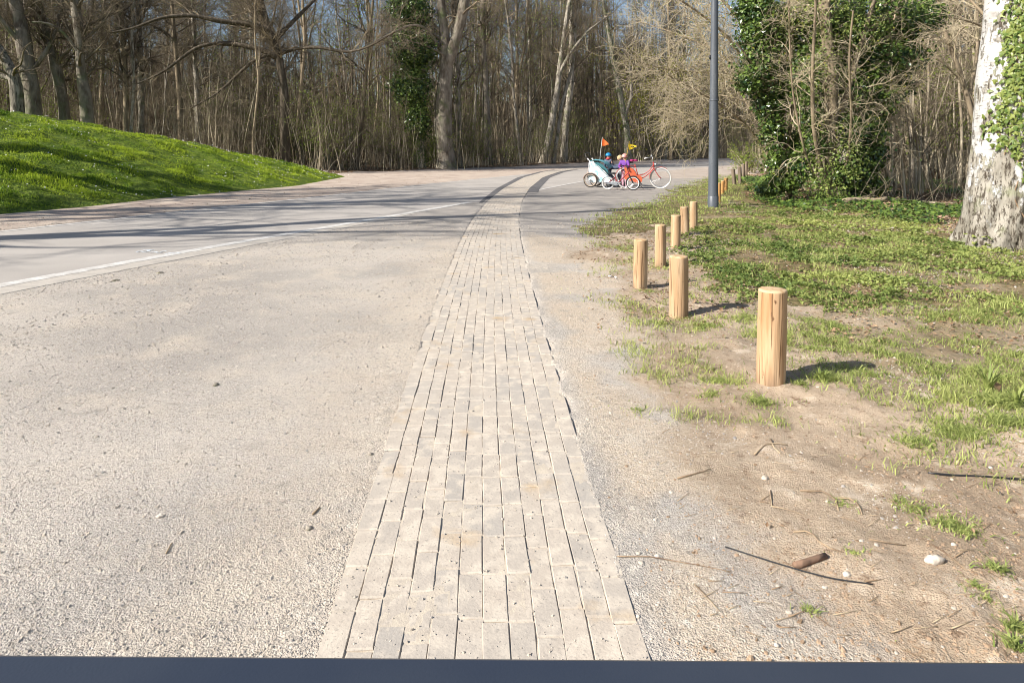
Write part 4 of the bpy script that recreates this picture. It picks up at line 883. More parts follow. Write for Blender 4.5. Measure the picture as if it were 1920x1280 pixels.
hero('yellowish branching tree right behind the birch', 12.5, [(1872, 410), (1868, 250), (1862, 120), (1868, 40), (1872, -40)], 12, 12, [([(1864, 60), (1820, 40), (1790, 35)], 5, 2, -.5), ([(1866, 50), (1838, 20), (1810, -10)], 6, 4, .2), ([(1830, 42), (1796, 50), (1788, 90), (1790, 115)], 3, 1.5, 0)], bark='bark_tan', twig='twig_tan', n1=24, n2=120, n3=420, l1=.8, l2=.5, l3=.3, t0=.45, rmin=.0028, extra=2)
for j, (px, py, w, bend) in enumerate([(1668, 322, 8, 12), (1690, 325, 6, -14), (1748, 318, 9, 6), (1770, 312, 6, -10), (1786, 330, 7, 14), (1800, 316, 6, 5), (1826, 322, 8, -8), (1722, 310, 9, 8), (1652, 330, 7, -6), (1757, 305, 5, 4), (1740, 300, 6, -5), (1812, 305, 5, 7), (1695, 300, 7, 9), (1775, 300, 7, -6)]):
    Y = 21+3.2*(j % 5)
    hero('slim pale bending stem in the sunlit wood between ivy and birch', Y, [(px, 300), (px+bend, 240), (px-bend*.6, 160), (px+bend*.4, 70), (px-bend, 0)], w, w*.7, name='thin_tree', bark='stem_pale', twig='twig_tan', n1=12, n2=60, n3=220, l1=1.0, l2=.7, l3=.4, t0=.35, rmin=.0035, extra=2, group='slim pale stems between ivy and birch', k=7)
# -- trees outside the left of the frame, whose bare limbs shade the road
rg = np.random.default_rng(61)
for j, (x, y, h_, r0) in enumerate([(-16.5, 5.2, 15, .30), (-21, 8.2, 18, .36), (-17.5, 10.2, 15, .26), (-24, 13.6, 17, .34), (-26, 4.4, 17, .32), (-19, 13.4, 13, .24)]):
    pth = [(x, y, 0)]+[(x+rg.normal(0, .25), y+rg.normal(0, .25), h_*q/7) for q in range(1, 8)]
    b = np.array(pth[3]); paths = [pth, [b, b+[1.2, .6, 1.2], b+[2.6, 1.0, 3.2], b+[3.5, 1.2, 6]], [pth[4], np.array(pth[4])+[-.6, -.9, 1.6], np.array(pth[4])+[-.8, -2.2, 4]]]
    make_tree('tree', 'tall bare tree outside the left of the view whose limbs shade the road', 'tree', (x, y, 0), paths, [(r0*1.15, .08), (r0*.7, .06), (r0*.55, .05)], rg,
              dict(n1=26, n2=130, n3=420, l1=4.8, l2=2.2, l3=1.0, t0=.22, up=.03, rmin=.009), group='bare trees left of the view', k=9)
# ------------------------------------------------------------------ birch
rg = np.random.default_rng(71)
bY = 8.9; bb = atd(1884, 280, bY); bz = 0.0
birch = thing('birch_tree', 'white barked birch at the right edge with ivy climbing its rough base', 'tree', (bb[0], bY, bz))
cy = [(470, 1900, 90), (455, 1899, 84), (430, 1898, 77), (400, 1897, 72), (340, 1897, 66), (250, 1899, 62), (150, 1901, 60), (60, 1907, 55), (0, 1909, 52), (-150, 1915, 46), (-500, 1930, 38), (-1100, 1950, 22)]
nr, ks = 260, 110
tt = np.linspace(0, 1, nr)**1.5
pyv = 470+(-1100-470)*tt
cx = np.interp(-pyv, [-c[0] for c in cy], [c[1] for c in cy]); rr = np.interp(-pyv, [-c[0] for c in cy], [c[2] for c in cy])
Cx = np.array([atd(a, b, bY) for a, b in zip(cx, pyv)]); Rr = rr*bY/F
th = np.arange(ks)*2*math.pi/ks
zz = Cx[:, 2]-Cx[0, 2]; TH, ZZ = np.meshgrid(th, zz)
low = sst(2.2, .3, ZZ)
seam = np.cos(TH)*3; seam2 = np.sin(TH)*3
crk = fbm(seam*1.6+8, ZZ*1.9+seam2*1.6, 4, 5); ridg = 1-2*np.abs(crk-.5)
rad_ = Rr[:, None]*(1+.16*low*np.cos(TH*5+1+ZZ)*sst(.8, 0, ZZ)+.07*low*np.cos(TH*9+2-ZZ*2)*sst(1.1, 0, ZZ)+.03*(fbm(seam, ZZ*1.2+seam2, 3, 8)-.5))+low*.06*(.75-sst(.72, .96, ridg))
V = np.stack([Cx[:, None, 0]+rad_*np.cos(TH)-bb[0], Cx[:, None, 1]+rad_*np.sin(TH)-bY, np.broadcast_to(Cx[:, None, 2]-bz, TH.shape)], -1)
i = np.arange(nr*ks).reshape(nr, ks); a, b = i[:-1], i[1:]
q = np.stack([a, np.roll(a, -1, 1), np.roll(b, -1, 1), b], -1).reshape(-1, 4)
def birch_mat():
    m = bpy.data.materials.new('birch_bark'); m.use_nodes = True; t = m.node_tree; N = t.nodes; bs_ = N['Principled BSDF']; tc = N.new('ShaderNodeTexCoord')
    def noise(s, st, d=5, r=.6):
        mp = N.new('ShaderNodeMapping'); mp.inputs['Scale'].default_value = st; L(t, tc.outputs['Object'], mp.inputs[0])
        n = N.new('ShaderNodeTexNoise'); n.inputs['Scale'].default_value = s; n.inputs['Detail'].default_value = d; n.inputs['Roughness'].default_value = r; L(t, mp.outputs[0], n.inputs[0]); return n.outputs[0]
    def rng(x, lo, hi):
        n = N.new('ShaderNodeMapRange'); n.inputs[1].default_value = lo; n.inputs[2].default_value = hi; L(t, x, n.inputs[0]); return n.outputs[0]
    def mix(f, a, c):
        n = N.new('ShaderNodeMix'); n.data_type = 'RGBA'; L(t, f, n.inputs[0])
        for sck, v_ in ((n.inputs[6], a), (n.inputs[7], c)):
            if isinstance(v_, tuple): sck.default_value = (*v_, 1)
            else: L(t, v_, sck)
        return n.outputs[2]
    def mth(op, a, c=0.0):
        n = N.new('ShaderNodeMath'); n.operation = op
        for k_, v_ in enumerate((a, c)):
            if isinstance(v_, float): n.inputs[k_].default_value = v_
            else: L(t, v_, n.inputs[k_])
        return n.outputs[0]
    white = mix(rng(noise(3, (1, 1, 2.5)), .52, .68), (.50, .485, .455), (.31, .29, .26))
    white = mix(rng(noise(7, (1, 1, 7)), .58, .64), white, (.17, .15, .13))
    white = mix(rng(noise(18, (1, 1, .25), 6, .75), .60, .66), white, (.12, .10, .085))
    rough = mix(rng(noise(5, (1, 1, .6), 4), .42, .6), (.25, .225, .18), (.38, .35, .295))
    rough = mix(rng(noise(22, (1, 1, .28), 6, .8), .505, .545), rough, (.075, .06, .045))
    rough = mix(rng(noise(2.5, I3), .55, .72), rough, (.28, .29, .18))
    a = N.new('ShaderNodeAttribute'); a.attribute_name = 'low'
    f = mth('ADD', a.outputs['Fac'], mth('MULTIPLY', mth('SUBTRACT', noise(6.5, (1, 1, .5), 6, .72), .5), 2.6))
    fac = rng(f, .46, .52)
    L(t, mix(fac, white, rough), bs_.inputs['Base Color']); bs_.inputs['Roughness'].default_value = .85; bs_.inputs['Specular IOR Level'].default_value = .2
    bp = N.new('ShaderNodeBump'); bp.inputs['Distance'].default_value = .03; bp.inputs['Strength'].default_value = .8
    L(t, mth('MULTIPLY', noise(20, (1, 1, .4), 6, .7), fac), bp.inputs['Height']); L(t, bp.outputs[0], bs_.inputs['Normal'])
    return m
lowa = np.interp(ZZ.ravel(), [0, .5, 1.1, 1.7, 3, 6], [1.0, .78, .56, .40, .32, .28])
link('trunk', mesh_np('trunk', V.reshape(-1, 3), q, birch_mat(), True, {'low': lowa}), birch)
def on_birch(px, py):
    c = np.array([np.interp(-py, [-c[0] for c in cy], [c[1] for c in cy]), np.interp(-py, [-c[0] for c in cy], [c[2] for c in cy])])
    u = np.clip((px-c[0])/c[1], -.98, .98); a_ = math.asin(u); r_ = c[1]*bY/F
    C0 = np.array(atd(c[0], py, bY)); nrm_ = np.array([math.sin(a_), -math.cos(a_), 0.0]); return C0+nrm_*(r_+.012)-np.array([bb[0], bY, bz]), nrm_
PL = []; NL = []; SL = []
vines = [([(1872, -40), (1880, 40), (1872, 100), (1868, 150), (1852, 200), (1845, 250)], 15, 330), ([(1905, -60), (1900, 20), (1905, 90), (1895, 140), (1880, 180), (1868, 240), (1862, 290)], 15, 330), ([(1890, -40), (1888, 60), (1896, 130)], 16, 200), ([(1880, 330), (1890, 370), (1886, 400)], 7, 30), ([(1912, 60), (1915, 130), (1914, 200), (1912, 250), (1916, 300)], 6, 120), ([(1862, 280), (1866, 300), (1882, 330), (1890, 360)], 7, 36), ([(1918, 300), (1912, 350), (1908, 400), (1916, 440)], 7, 60), ([(1868, 60), (1862, 110), (1866, 140)], 8, 60), ([(1866, 140), (1858, 190), (1852, 240), (1850, 275)], 9, 150), ([(1876, 20), (1880, 120), (1884, 200)], 13, 200)]
vm = MB()
for pts_, wd, n in vines:
    P_ = np.array(pts_, float); d_ = np.r_[0, np.cumsum(np.linalg.norm(np.diff(P_, axis=0), axis=1))]
    for k in range(n):
        s_ = rg.uniform(0, d_[-1]); px = np.interp(s_, d_, P_[:, 0])+rg.normal(0, wd*.6); py = np.interp(s_, d_, P_[:, 1])+rg.normal(0, 3)
        p, nn_ = on_birch(px, py); PL.append(p+nn_*rg.uniform(0.0, .05)); NL.append(nn_+rg.normal(0, .35, 3)+np.array([0, 0, .25])); SL.append(rg.uniform(.035, .078))
    s_ = np.linspace(0, d_[-1], 24); wq = np.cumsum(rg.normal(0, 1.2, 24)); pv = np.array([on_birch(np.interp(a_, d_, P_[:, 0])+w_, np.interp(a_, d_, P_[:, 1]))[0] for a_, w_ in zip(s_, wq)]); vm.tubes(pv, .006, 5)
V, Fs, a = ivyleaves(np.array(PL), np.array(NL), np.array(SL), rg); mm = MB(); mm.add(V, Fs, a); mm.build('ivy_leaves', M['ivy_light'], birch, smooth=False)
for s_ in range(3):
    pv = np.array([on_birch(1862+s_*16+6*math.sin(k*.8+s_)+k*.5, 290+k*13)[0] for k in range(14)]); vm.tubes(pv, .007, 5)
vm.build('ivy_stem', M['stick'], birch)
# nettle sprig at its foot
def sprig(label, px, py, n, hgt, sz, m='weed', name='plant', seed=0, spread=.1, lf=ivyleaves):
    r_ = np.random.default_rng(1200+seed); b = at(px, py); z0 = float(gh(np.array([b[0]]), np.array([b[1]]))[0]); t = thing(name, label, 'plant', (b[0], b[1], z0))
    s = np.c_[r_.normal(0, spread*.3, (8, 2)), np.zeros(8)]; P = walk(s, np.c_[r_.normal(0, .4, (8, 2)), np.ones(8)], np.full(8, hgt), 6, .1, 0, r_)
    mm = MB(); mm.tubes(P, .003, 4); mm.build('stems', M[m], t); q = P[:, 1:].reshape(-1, 3)[r_.choice(40, n)]+r_.normal(0, spread*.35, (n, 3))*[1, 1, .5]; q[:, 2] = np.maximum(q[:, 2], .02)
    V, Fs, a = lf(q, np.c_[r_.normal(0, .5, (n, 2)), np.ones(n)], r_.uniform(.6, 1.2, n)*sz, r_); mm = MB(); mm.add(V, Fs, a); mm.build('leaves', M[m], t, smooth=False); return t
sprig('leafy green weed at the foot of the birch', 1838, 466, 46, .2, .075, seed=1, spread=.16)
sprig('small leafy weed beside the third bare post', 1470, 372, 60, .22, .06, seed=2, spread=.3, m='ivy')
# ------------------------------------------------------------------ bollards
rg = np.random.default_rng(81)
def bollard(px, base, top, wpx, label, m='wood', lean=(0, 0), name='bollard', group=None, seed=0, grain=True):
    r_ = np.random.default_rng(300+seed); b = at(px, base); Y = b[1]; r0 = wpx/2*Y/F
    zt = atd(px, top, Y-r0*.2)[2]; z0 = float(gh(np.array([b[0]]), np.array([Y]))[0]); hh = zt-z0
    t = thing(name, label, 'post', (b[0], Y+r0*.7, z0), r_.uniform(0, 6.28), group); k = 40
    nz = 14; zs = np.linspace(-.12, hh-.012, nz); th = np.arange(k)*2*math.pi/k
    R0 = r0*(1+.012*r_.normal(size=3)[:, None]@np.zeros((1, 1)) if False else 1)
    prof = r0*(1+.012*np.cos(th*2+r_.uniform(0, 6))+.008*np.cos(th*3+r_.uniform(0, 6)))
    V = np.stack([np.outer(1+.01*np.sin(zs*9), prof*np.cos(th)), np.outer(1+.01*np.sin(zs*9), prof*np.sin(th)), zs[:, None]*np.ones(k)], -1)
    V = V+np.array([lean[0]+r_.normal(0, .012), lean[1]+r_.normal(0, .012), 0])*zs[:, None, None]
    i = np.arange(nz*k).reshape(nz, k); a, b_ = i[:-1], i[1:]
    link('shaft', mesh_np('shaft', V.reshape(-1, 3), np.stack([a, np.roll(a, -1, 1), np.roll(b_, -1, 1), b_], -1).reshape(-1, 4), M[m], True, {'rnd': np.clip(np.exp(-np.maximum(np.repeat(zs, k), 0)/.05)*.9, 0, 1)}), t)
    tp = [V[-1], V[-1]*[1, 1, 0]+(V[-1]*[0, 0, 1])]; ctr = V[-1].mean(0)
    rings = [V[-1], ctr+(V[-1]-ctr)*.975+[0, 0, .008], ctr+(V[-1]-ctr)*.9+[0, 0, .0115], ctr+(V[-1]-ctr)*.45+[0, 0, .0125], ctr+(V[-1]-ctr)*.02+[0, 0, .0125]]
    Vt = np.vstack(rings); i = np.arange(len(rings)*k).reshape(len(rings), k); a, b_ = i[:-1], i[1:]
    link('end_grain', mesh_np('end_grain', Vt, np.stack([a, np.roll(a, -1, 1), np.roll(b_, -1, 1), b_], -1).reshape(-1, 4), M['wood_end' if m != 'wood_old' else 'wood_old']), t)
    return t
GB = 'round wooden posts edging the forecourt'
bollard(1452, 722, 546, 53, 'nearest full wooden post, standing alone on bare soil with its shadow to the right', seed=1, group=GB)
bollard(1276, 593, 482, 35, 'second wooden post from the viewer, darker grained, right of the gap', seed=2, group=GB)
bollard(1202, 540, 450, 26, 'wooden post standing furthest left, right beside the gravel', seed=3, group=GB)
bollard(1240, 502, 422, 21, 'wooden post just behind the leftmost one', seed=4, group=GB)
bollard(1268, 469, 404, 18, 'wooden post in the middle of the curved row', seed=5, group=GB)
bollard(1286, 441, 388.5, 15.5, 'shorter wooden post between the middle post and the one nearest the lamp post', seed=6, group=GB)
bollard(1302, 431, 378.5, 14.5, 'last pale wooden post before the lamp post', seed=7, group=GB)
bollard(1348.5, 380, 343, 6.8, 'slim orange post half hidden behind the lamp post', 'wood_orange', seed=8, group=GB)
bollard(1355, 364, 338.5, 7, 'slim orange post, middle of the three beyond the lamp post', 'wood_orange', seed=9, group=GB)
bollard(1361.5, 358.5, 333.5, 6.6, 'slim pale topped post, furthest of the three beyond the lamp post', 'wood_orange', seed=10, group=GB)
GO = 'old weathered posts by the thicket'
bollard(1378, 347, 317, 7, 'old grey post leaning right, first of the weathered posts', 'wood_old', (.12, 0), seed=12, group=GO)
bollard(1388.5, 344.5, 313, 7, 'old grey upright post beside the leaning one', 'wood_old', (.02, 0), seed=13, group=GO)
bollard(1394.5, 337, 308, 5, 'thin old post, third of the weathered posts', 'wood_old', (-.02, 0), seed=14, group=GO)
bollard(1399.5, 331, 303, 5, 'tall thin old post, fourth of the weathered posts', 'wood_old', (0, 0), seed=15, group=GO)
bollard(1404, 326, 306, 4.5, 'dark old post, fifth of the weathered posts', 'wood_old', (.03, 0), seed=16, group=GO)
bollard(1410, 323, 306, 4.5, 'dark old post at the far end of the weathered row', 'wood_old', (-.05, 0), seed=17, group=GO)
for j, (px, b_, t_, w_) in enumerate([(613, 322, 308, 3), (685, 316, 303, 3), (757, 317, 300, 4.2), (867, 315, 300, 2.6), (921, 313, 298, 3.4), (942, 313, 298, 3.2), (1000.5, 310, 297, 3.4), (1036, 306.5, 296, 2.6), (1053, 305, 295, 2.4), (1066, 305, 295, 2.6), (1079, 304.5, 295, 2.2), (1090, 304, 294, 2.2)]):
    bollard(px, b_, t_, w_, 'short weathered stake at the edge of the wood floor', 'wood_old', (rg.normal(0, .03), 0), name='stake', group='short stakes along the wood edge', seed=30+j)
# ------------------------------------------------------------------ lamp post
lb = at(1337, 388); lY = lb[1]; s0 = lY/F
lamp = thing('street_lamp', 'tall dark grey tapered lamp post standing in the grass behind the wooden posts', 'lamp post', (lb[0], lY, -.02))
hp = H+(280)*s0+2.2
MB().lathe([(9.6*s0, -.3), (9.6*s0, .30), (9.2*s0, .33), (8.4*s0, 1.9), (8.0*s0, 2.45)], 32).build('pole', M['pole'], lamp)
MB().lathe([(7.6*s0, 2.40), (7.3*s0, 3.1), (6.2*s0, 4.8), (5.2*s0, hp)], 32).build('upper_pole', M['pole'], lamp)
MB().torus((0, 0, 2.42), 7.9*s0, .012, axis=0, k=32).build('joint_ring', M['pole'], lamp)
MB().lathe([(10.1*s0, -.1), (10.1*s0, .26), (9.5*s0, .27)], 32).build('base_sleeve', M['pole'], lamp)
MB().box((-7.9*s0, 0, 3.38), (.03, .05, .09)).build('hatch_latch', M['black'], lamp)
MB().lathe([(.02, hp), (.34, hp+.02), (.36, hp+.06), (.2, hp+.16), (.02, hp+.2)], 28).build('lamp_head', M['pole'], lamp)
MB().lathe([(.30, hp+.018), (.28, hp-.02), (.05, hp-.06), (.02, hp-.06)], 28).build('lamp_glass', M['lamp_glass'], lamp)
# ------------------------------------------------------------------ railing in front of the viewer
rl = thing('railing', 'dark blue-grey painted metal rail across the bottom of the view', 'railing', (0, .70, 0))
yr = .78; zr = atd(960, 1237, yr-.012)[2]
rp_ = []
hw = .055; pr = [(-hw*2, -.03), (-hw*2+.004, -.006), (-hw*2+.012, 0), (-.012, 0), (-.004, -.005), (0, -.03), (0, -.05), (-hw*2, -.05)]
xs = np.linspace(-2.2, 2.2, 12); V = np.array([[x, yr-.70+p[0], zr+p[1]-.0045*x/.6] for x in xs for p in pr]); i = np.arange(len(V)).reshape(12, 8); a, b = i[:-1], i[1:]
mm = MB(); mm.add(V, [np.stack([a, b, np.roll(b, -1, 1), np.roll(a, -1, 1)], -1).reshape(-1, 4), i[0][None], i[-1][None, ::-1]]); mm.build('rail_bar', M['rail'], rl, smooth=False)
for x in (-1.9, 1.9): MB().box((x, .02, (zr-.05)/2-.02), (.06, .06, zr-.05+.04)).build('rail_post', M['rail'], rl, smooth=False)
# ------------------------------------------------------------------ bicycles
def wheel(t, c, R, tyre, rim, tr=.018, spokes=28, name='wheel', yaw=0, tyre_in=None):
    w_ = MB().torus((0, 0, 0), R-tr, tr, k=48).build('tyre', M[tyre], None); 
    w_.name = name; w_.parent = t; w_.location = c; w_.rotation_euler = (0, 0, yaw)
    MB().torus((0, 0, 0), R-tr*2.1, tr*.75, k=48, m=6, sy=1.1).build('rim', M[rim], w_)
    s = MB(); a = np.arange(spokes)*2*math.pi/spokes; P = np.stack([np.c_[np.cos(a+.3)*.02, np.where(np.arange(spokes) % 2, .025, -.025), np.sin(a+.3)*.02], np.c_[np.cos(a)*(R-tr*2.5), np.zeros(spokes), np.sin(a)*(R-tr*2.5)]], 1)
    s.tubes(P, .0014, 3); s.build('spokes', M['silver'], w_)
    MB().lathe([(.001, -.04), (.012, -.04), (.012, -.03), (.025, -.028), (.016, -.02), (.016, .02), (.025, .028), (.012, .03), (.012, .04), (.001, .04)], 14, axis=1).build('hub', M['silver'], w_)
    return w_
def tube(pts, r, k=8, smooth_=0):
    P = np.array(pts, float)
    if smooth_:
        d = np.r_[0, np.cumsum(np.linalg.norm(np.diff(P, axis=0), axis=1))]; s = np.linspace(0, d[-1], smooth_); P = np.stack([np.interp(s, d, P[:, j]) for j in range(3)], 1)
        for _ in range(2): P[1:-1] = (P[:-2]+2*P[1:-1]+P[2:])/4
    m_ = MB(); m_.tubes(P, r, k, caps=True); return m_
def arc(c, R, a0, a1, n=16, y=0): 
    a = np.radians(np.linspace(a0, a1, n)); return np.c_[c[0]+R*np.cos(a), np.full(n, y), c[2]+R*np.sin(a)]
ab = at(1207, 354); Rw = .352
bike = thing('bicycle', 'red step-through city bicycle with white tyres, parked facing right', 'bicycle', (ab[0], ab[1]+.15, 0), R_(-14))
S = 1.05; rw = (-.55, 0, Rw); fw_ = (.57, 0, Rw)
wheel(bike, rw, Rw, 'tyre_white', 'silver', .02, name='rear_wheel'); wheel(bike, fw_, Rw, 'tyre_white', 'silver', .02, name='front_wheel', yaw=R_(-6))
bbk = (-.12, 0, .30); ht = (.33, 0, .88); hb = (.36, 0, .70); stt = (-.27, 0, .80); 
fr = MB()
for pts_, r_ in [([bbk, stt], .016), ([hb, (.22, 0, .52), (.02, 0, .36), bbk], .018), ([(.345, 0, .80), (.22, 0, .60), (.02, 0, .46), (-.16, 0, .44)], .014), ([ht, hb], .019)]:
    d = tube(pts_, r_, 8, 12 if len(pts_) > 2 else 0); fr.add(np.concatenate(d.V), [f for fl in d.F.values() for f in fl])
for sy in (-.055, .055):
    for pts_ in ([(bbk[0], sy*.5, bbk[2]), (rw[0], sy, rw[2])], [(stt[0]+.01, sy*.4, stt[2]-.06), (rw[0], sy, rw[2])]): fr.tubes(np.array(pts_), .009, 6)
fr.build('frame', M['red'], bike)
fk = MB()
for sy in (-.05, .05): fk.tubes(tube([(.365, sy*.7, .68), (.42, sy, .56), (.50, sy, .43), (.57, sy, .352)], 1, 4, 8).V and np.array([(.365, sy*.7, .68), (.42, sy, .56), (.50, sy, .43), (.57, sy, .352)]), .011, 7)
fk.build('fork', M['red'], bike)
tube([(.33, 0, .86), (.31, 0, .98), (.315, 0, 1.04)], .012).build('stem', M['silver'], bike)
hbm = MB(); hbm.tubes(np.array([(.08, .30, 1.00), (.20, .28, 1.03), (.31, .12, 1.05), (.33, 0, 1.04), (.31, -.12, 1.05), (.20, -.28, 1.03), (.08, -.30, 1.00)]), .011, 7, caps=True); h_ = hbm.build('handlebar', M['silver'], bike)
for sy in (-1, 1): tube([(.16, sy*.288, 1.02), (.05, sy*.305, .995)], .017).build('grip', M['white'], h_)
MB().ball((.27, .15, 1.085), .03).build('bell', M['silver'], h_)
MB().ball((.415, 0, .80), (.05, .045, .045)).build('headlight', M['silver'], bike)
sa = MB(); sa.ball((-.36, 0, .925), (.075, .10, .045)); sa.ball((-.28, 0, .925), (.12, .05, .035)); sa.build('saddle', M['magenta'], bike)
tube([stt, (-.30, 0, .90)], .013).build('seat_post', M['silver'], bike)
def fender(c, R, a0, a1, w_, m, nm, par):
    a = np.radians(np.linspace(a0, a1, 24)); V = []
    for y_, dr in ((-w_, -.012), (-w_*.5, 0), (w_*.5, 0), (w_, -.012)): V.append(np.c_[c[0]+(R+dr)*np.cos(a), np.full(24, y_), c[2]+(R+dr)*np.sin(a)])
    V = np.stack(V, 1); i = np.arange(96).reshape(24, 4); mm = MB(); mm.add(V.reshape(-1, 3), np.stack([i[:-1, :-1], i[:-1, 1:], i[1:, 1:], i[1:, :-1]], -1).reshape(-1, 4)); return mm.build(nm, M[m], par)
fender(rw, Rw+.02, 20, 205, .03, 'red', 'rear_mudguard', bike); fender(fw_, Rw+.02, 55, 185, .03, 'red', 'front_mudguard', bike)
for sy in (-.042, .042):
    a = np.linspace(R_(-5), R_(100), 14); pl = [(rw[0]+(Rw+.01)*math.cos(q_), rw[2]+(Rw+.01)*math.sin(q_)) for q_ in a]+[(rw[0]-.02, rw[2]+.06), (rw[0]+.1, rw[2]-.03)]
    MB().prism(pl, sy-.002, sy+.002).build('coat_guard', M['orange_red'], bike, smooth=False)
cc = MB(); poly = [(-.60, .40), (-.16, .44), (-.06, .42), (-.01, .34), (-.02, .24), (-.09, .18), (-.18, .19), (-.60, .31)]
cc.prism(poly, -.085, -.06); cc.build('chain_case', M['orange_red'], bike, smooth=False)
rk = MB()
for sy in (-.06, .06): rk.tubes(np.array([(-.30, sy, .76), (-.82, sy, .76)]), .006, 6); rk.tubes(np.array([(-.78, sy, .76), (-.56, sy, .36)]), .005, 6)
for x in (-.4, -.5, -.6, -.7, -.8): rk.tubes(np.array([(x, -.06, .76), (x, .06, .76)]), .005, 6)
rk.build('luggage_rack', M['red'], bike)
cr = MB(); cr.tubes(np.array([(bbk[0], -.1, .30), (bbk[0]+.07, -.1, .16)]), .009, 6); cr.tubes(np.array([(bbk[0], .1, .30), (bbk[0]-.07, .1, .44)]), .009, 6); cr.box((bbk[0]+.07, -.15, .155), (.08, .07, .02)); cr.box((bbk[0]-.07, .15, .445), (.08, .07, .02)); cr.build('crank', M['black'], bike)
tube([(-.16, -.05, .27), (-.10, -.17, .12), (.02, -.22, .012)], .008).build('kickstand', M['black'], bike)
fl = tube([(-.62, .05, .40), (-.57, .05, .95), (-.45, .05, 1.56)], .006).build('flag_pole', M['yellow'], bike)
def flagm(p, w_, h_, m, nm, par, up=.0):
    V = []; n = 8
    for k in range(n+1):
        t_ = k/n; x = p[0]+w_*t_; zt = p[2]-h_*.5*t_*(1+up)-.012*math.sin(t_*6); zb = p[2]-h_+h_*.5*t_*(1-up)-.012*math.sin(t_*6); yy = p[1]+.03*math.sin(t_*5)
        V += [(x, yy, zt), (x, yy, zb), (x, yy+.003, zt), (x, yy+.003, zb)]
    i = np.arange(4*(n+1)).reshape(n+1, 4); Fs = []
    for c in ((0, 1), (3, 2)): Fs.append(np.stack([i[:-1, c[0]], i[:-1, c[1]], i[1:, c[1]], i[1:, c[0]]], -1))
    mm = MB(); mm.add(V, Fs); return mm.build(nm, M[m], par)
fy = flagm((-.465, .05, 1.50), .28, .22, 'yellow', 'pennant', fl)
MB().prism([(-.40, 1.39), (-.36, 1.42), (-.31, 1.40), (-.27, 1.36), (-.30, 1.355), (-.34, 1.385), (-.38, 1.365)], .0, .003).build('emblem', M['black'], fy, loc=(0, .04, 0))
# child's bicycle
kb_ = at(1164.5, 357); kY = kb_[1]+.18
kid = thing('bicycle', 'small dark red child bicycle with white rimmed wheels, leaning in front of the trailer', 'bicycle', (kb_[0], kY, 0), R_(-24))
kr = .205; kf = .225; a_, b_ = (-.40, 0, kr), (.42, 0, kf)
wheel(kid, a_, kr, 'tyre_white', 'silver', .02, 16, 'rear_wheel'); wheel(kid, b_, kf, 'rubber', 'white', .02, 16, 'front_wheel', yaw=R_(5))
fr = MB(); fr.tubes(np.array([(.27, 0, .56), (.10, 0, .40), (-.08, 0, .22)]), .018, 8); fr.tubes(np.array([(-.08, 0, .22), (-.17, 0, .46)]), .014, 8); fr.tubes(np.array([(.25, 0, .62), (.28, 0, .50)]), .019, 8)
for sy in (-.05, .05): fr.tubes(np.array([(-.08, sy*.5, .22), (-.40, sy, kr)]), .009, 6); fr.tubes(np.array([(-.16, sy*.4, .42), (-.40, sy, kr)]), .008, 6)
fr.build('frame', M['dark_red'], kid)
fk = MB()
for sy in (-.045, .045): fk.tubes(np.array([(.28, sy*.7, .50), (.33, sy, .42), (.42, sy, kf)]), .012, 7)
fk.tubes(np.array([(.25, 0, .60), (.22, 0, .74)]), .012, 7); fk.build('fork', M['black'], kid)
hbm = MB(); hbm.tubes(np.array([(.14, .24, .78), (.22, .14, .76), (.225, 0, .73), (.22, -.14, .76), (.14, -.24, .78)]), .011, 7); h_ = hbm.build('handlebar', M['black'], kid)
for sy in (-1, 1): tube([(.17, sy*.21, .775), (.11, sy*.27, .785)], .017).build('grip', M['black'], h_)
sa = MB(); sa.ball((-.22, 0, .53), (.10, .065, .03)); sa.build('saddle', M['black'], kid)
tube([(-.17, 0, .45), (-.20, 0, .52)], .012).build('seat_post', M['silver'], kid)
MB().prism([(-.43, .19), (-.42, .23), (-.14, .27), (-.04, .26), (0, .2), (-.04, .15), (-.12, .14), (-.2, .17)], -.07, -.05).build('chain_guard', M['grey_plastic'], kid, smooth=False)
cr = MB(); cr.tubes(np.array([(-.08, -.09, .21), (.0, -.09, .12)]), .009, 6); cr.tubes(np.array([(-.08, .09, .21), (-.16, .09, .3)]), .009, 6); cr.box((0, -.13, .115), (.07, .06, .02)); cr.box((-.16, .13, .305), (.07, .06, .02)); cr.build('crank', M['black'], kid)
fender(a_, kr+.018, 20, 200, .028, 'grey_plastic', 'rear_mudguard', kid); fender(b_, kf+.018, 60, 190, .028, 'black', 'front_mudguard', kid)
tube([(-.10, -.05, .2), (-.06, -.14, .01)], .008).build('kickstand', M['black'], kid)
# bicycle trailer
tr0 = at(1112, 351); tY = tr0[1]+.2
tr = thing('bicycle_trailer', 'light teal child trailer with raised canopy, black push bar and orange flag', 'trailer', (tr0[0], tY, 0), R_(-22))
TR = .245
for sy in (-.36, .36): wheel(tr, (0.03, sy, TR), TR, 'rubber', 'tan', .022, 18)
side = [(-.10, .40), (-.02, .88), (.10, .90), (.52, .55), (.72, .30), (.66, .20), (.10, .17), (-.06, .26)]
for sy in (-.30, .30): MB().prism(side, sy-.006, sy+.006).build('side_panel', M['teal_pale'], tr, smooth=False)
MB().prism([(-.08, .28), (-.12, .40), (-.02, .87), (.01, .87), (-.08, .40), (-.04, .28)], -.30, .30).build('rear_panel', M['brown_cloth'], tr, smooth=False)
MB().prism([(-.05, .18), (.66, .21), (.66, .24), (-.05, .21)], -.295, .295).build('floor_pan', M['grey_cloth'], tr, smooth=False)
MB().prism([(.66, .20), (.72, .30), (.62, .44), (.60, .43), (.69, .30), (.64, .22)], -.29, .29).build('footwell', M['grey_cloth'], tr, smooth=False)
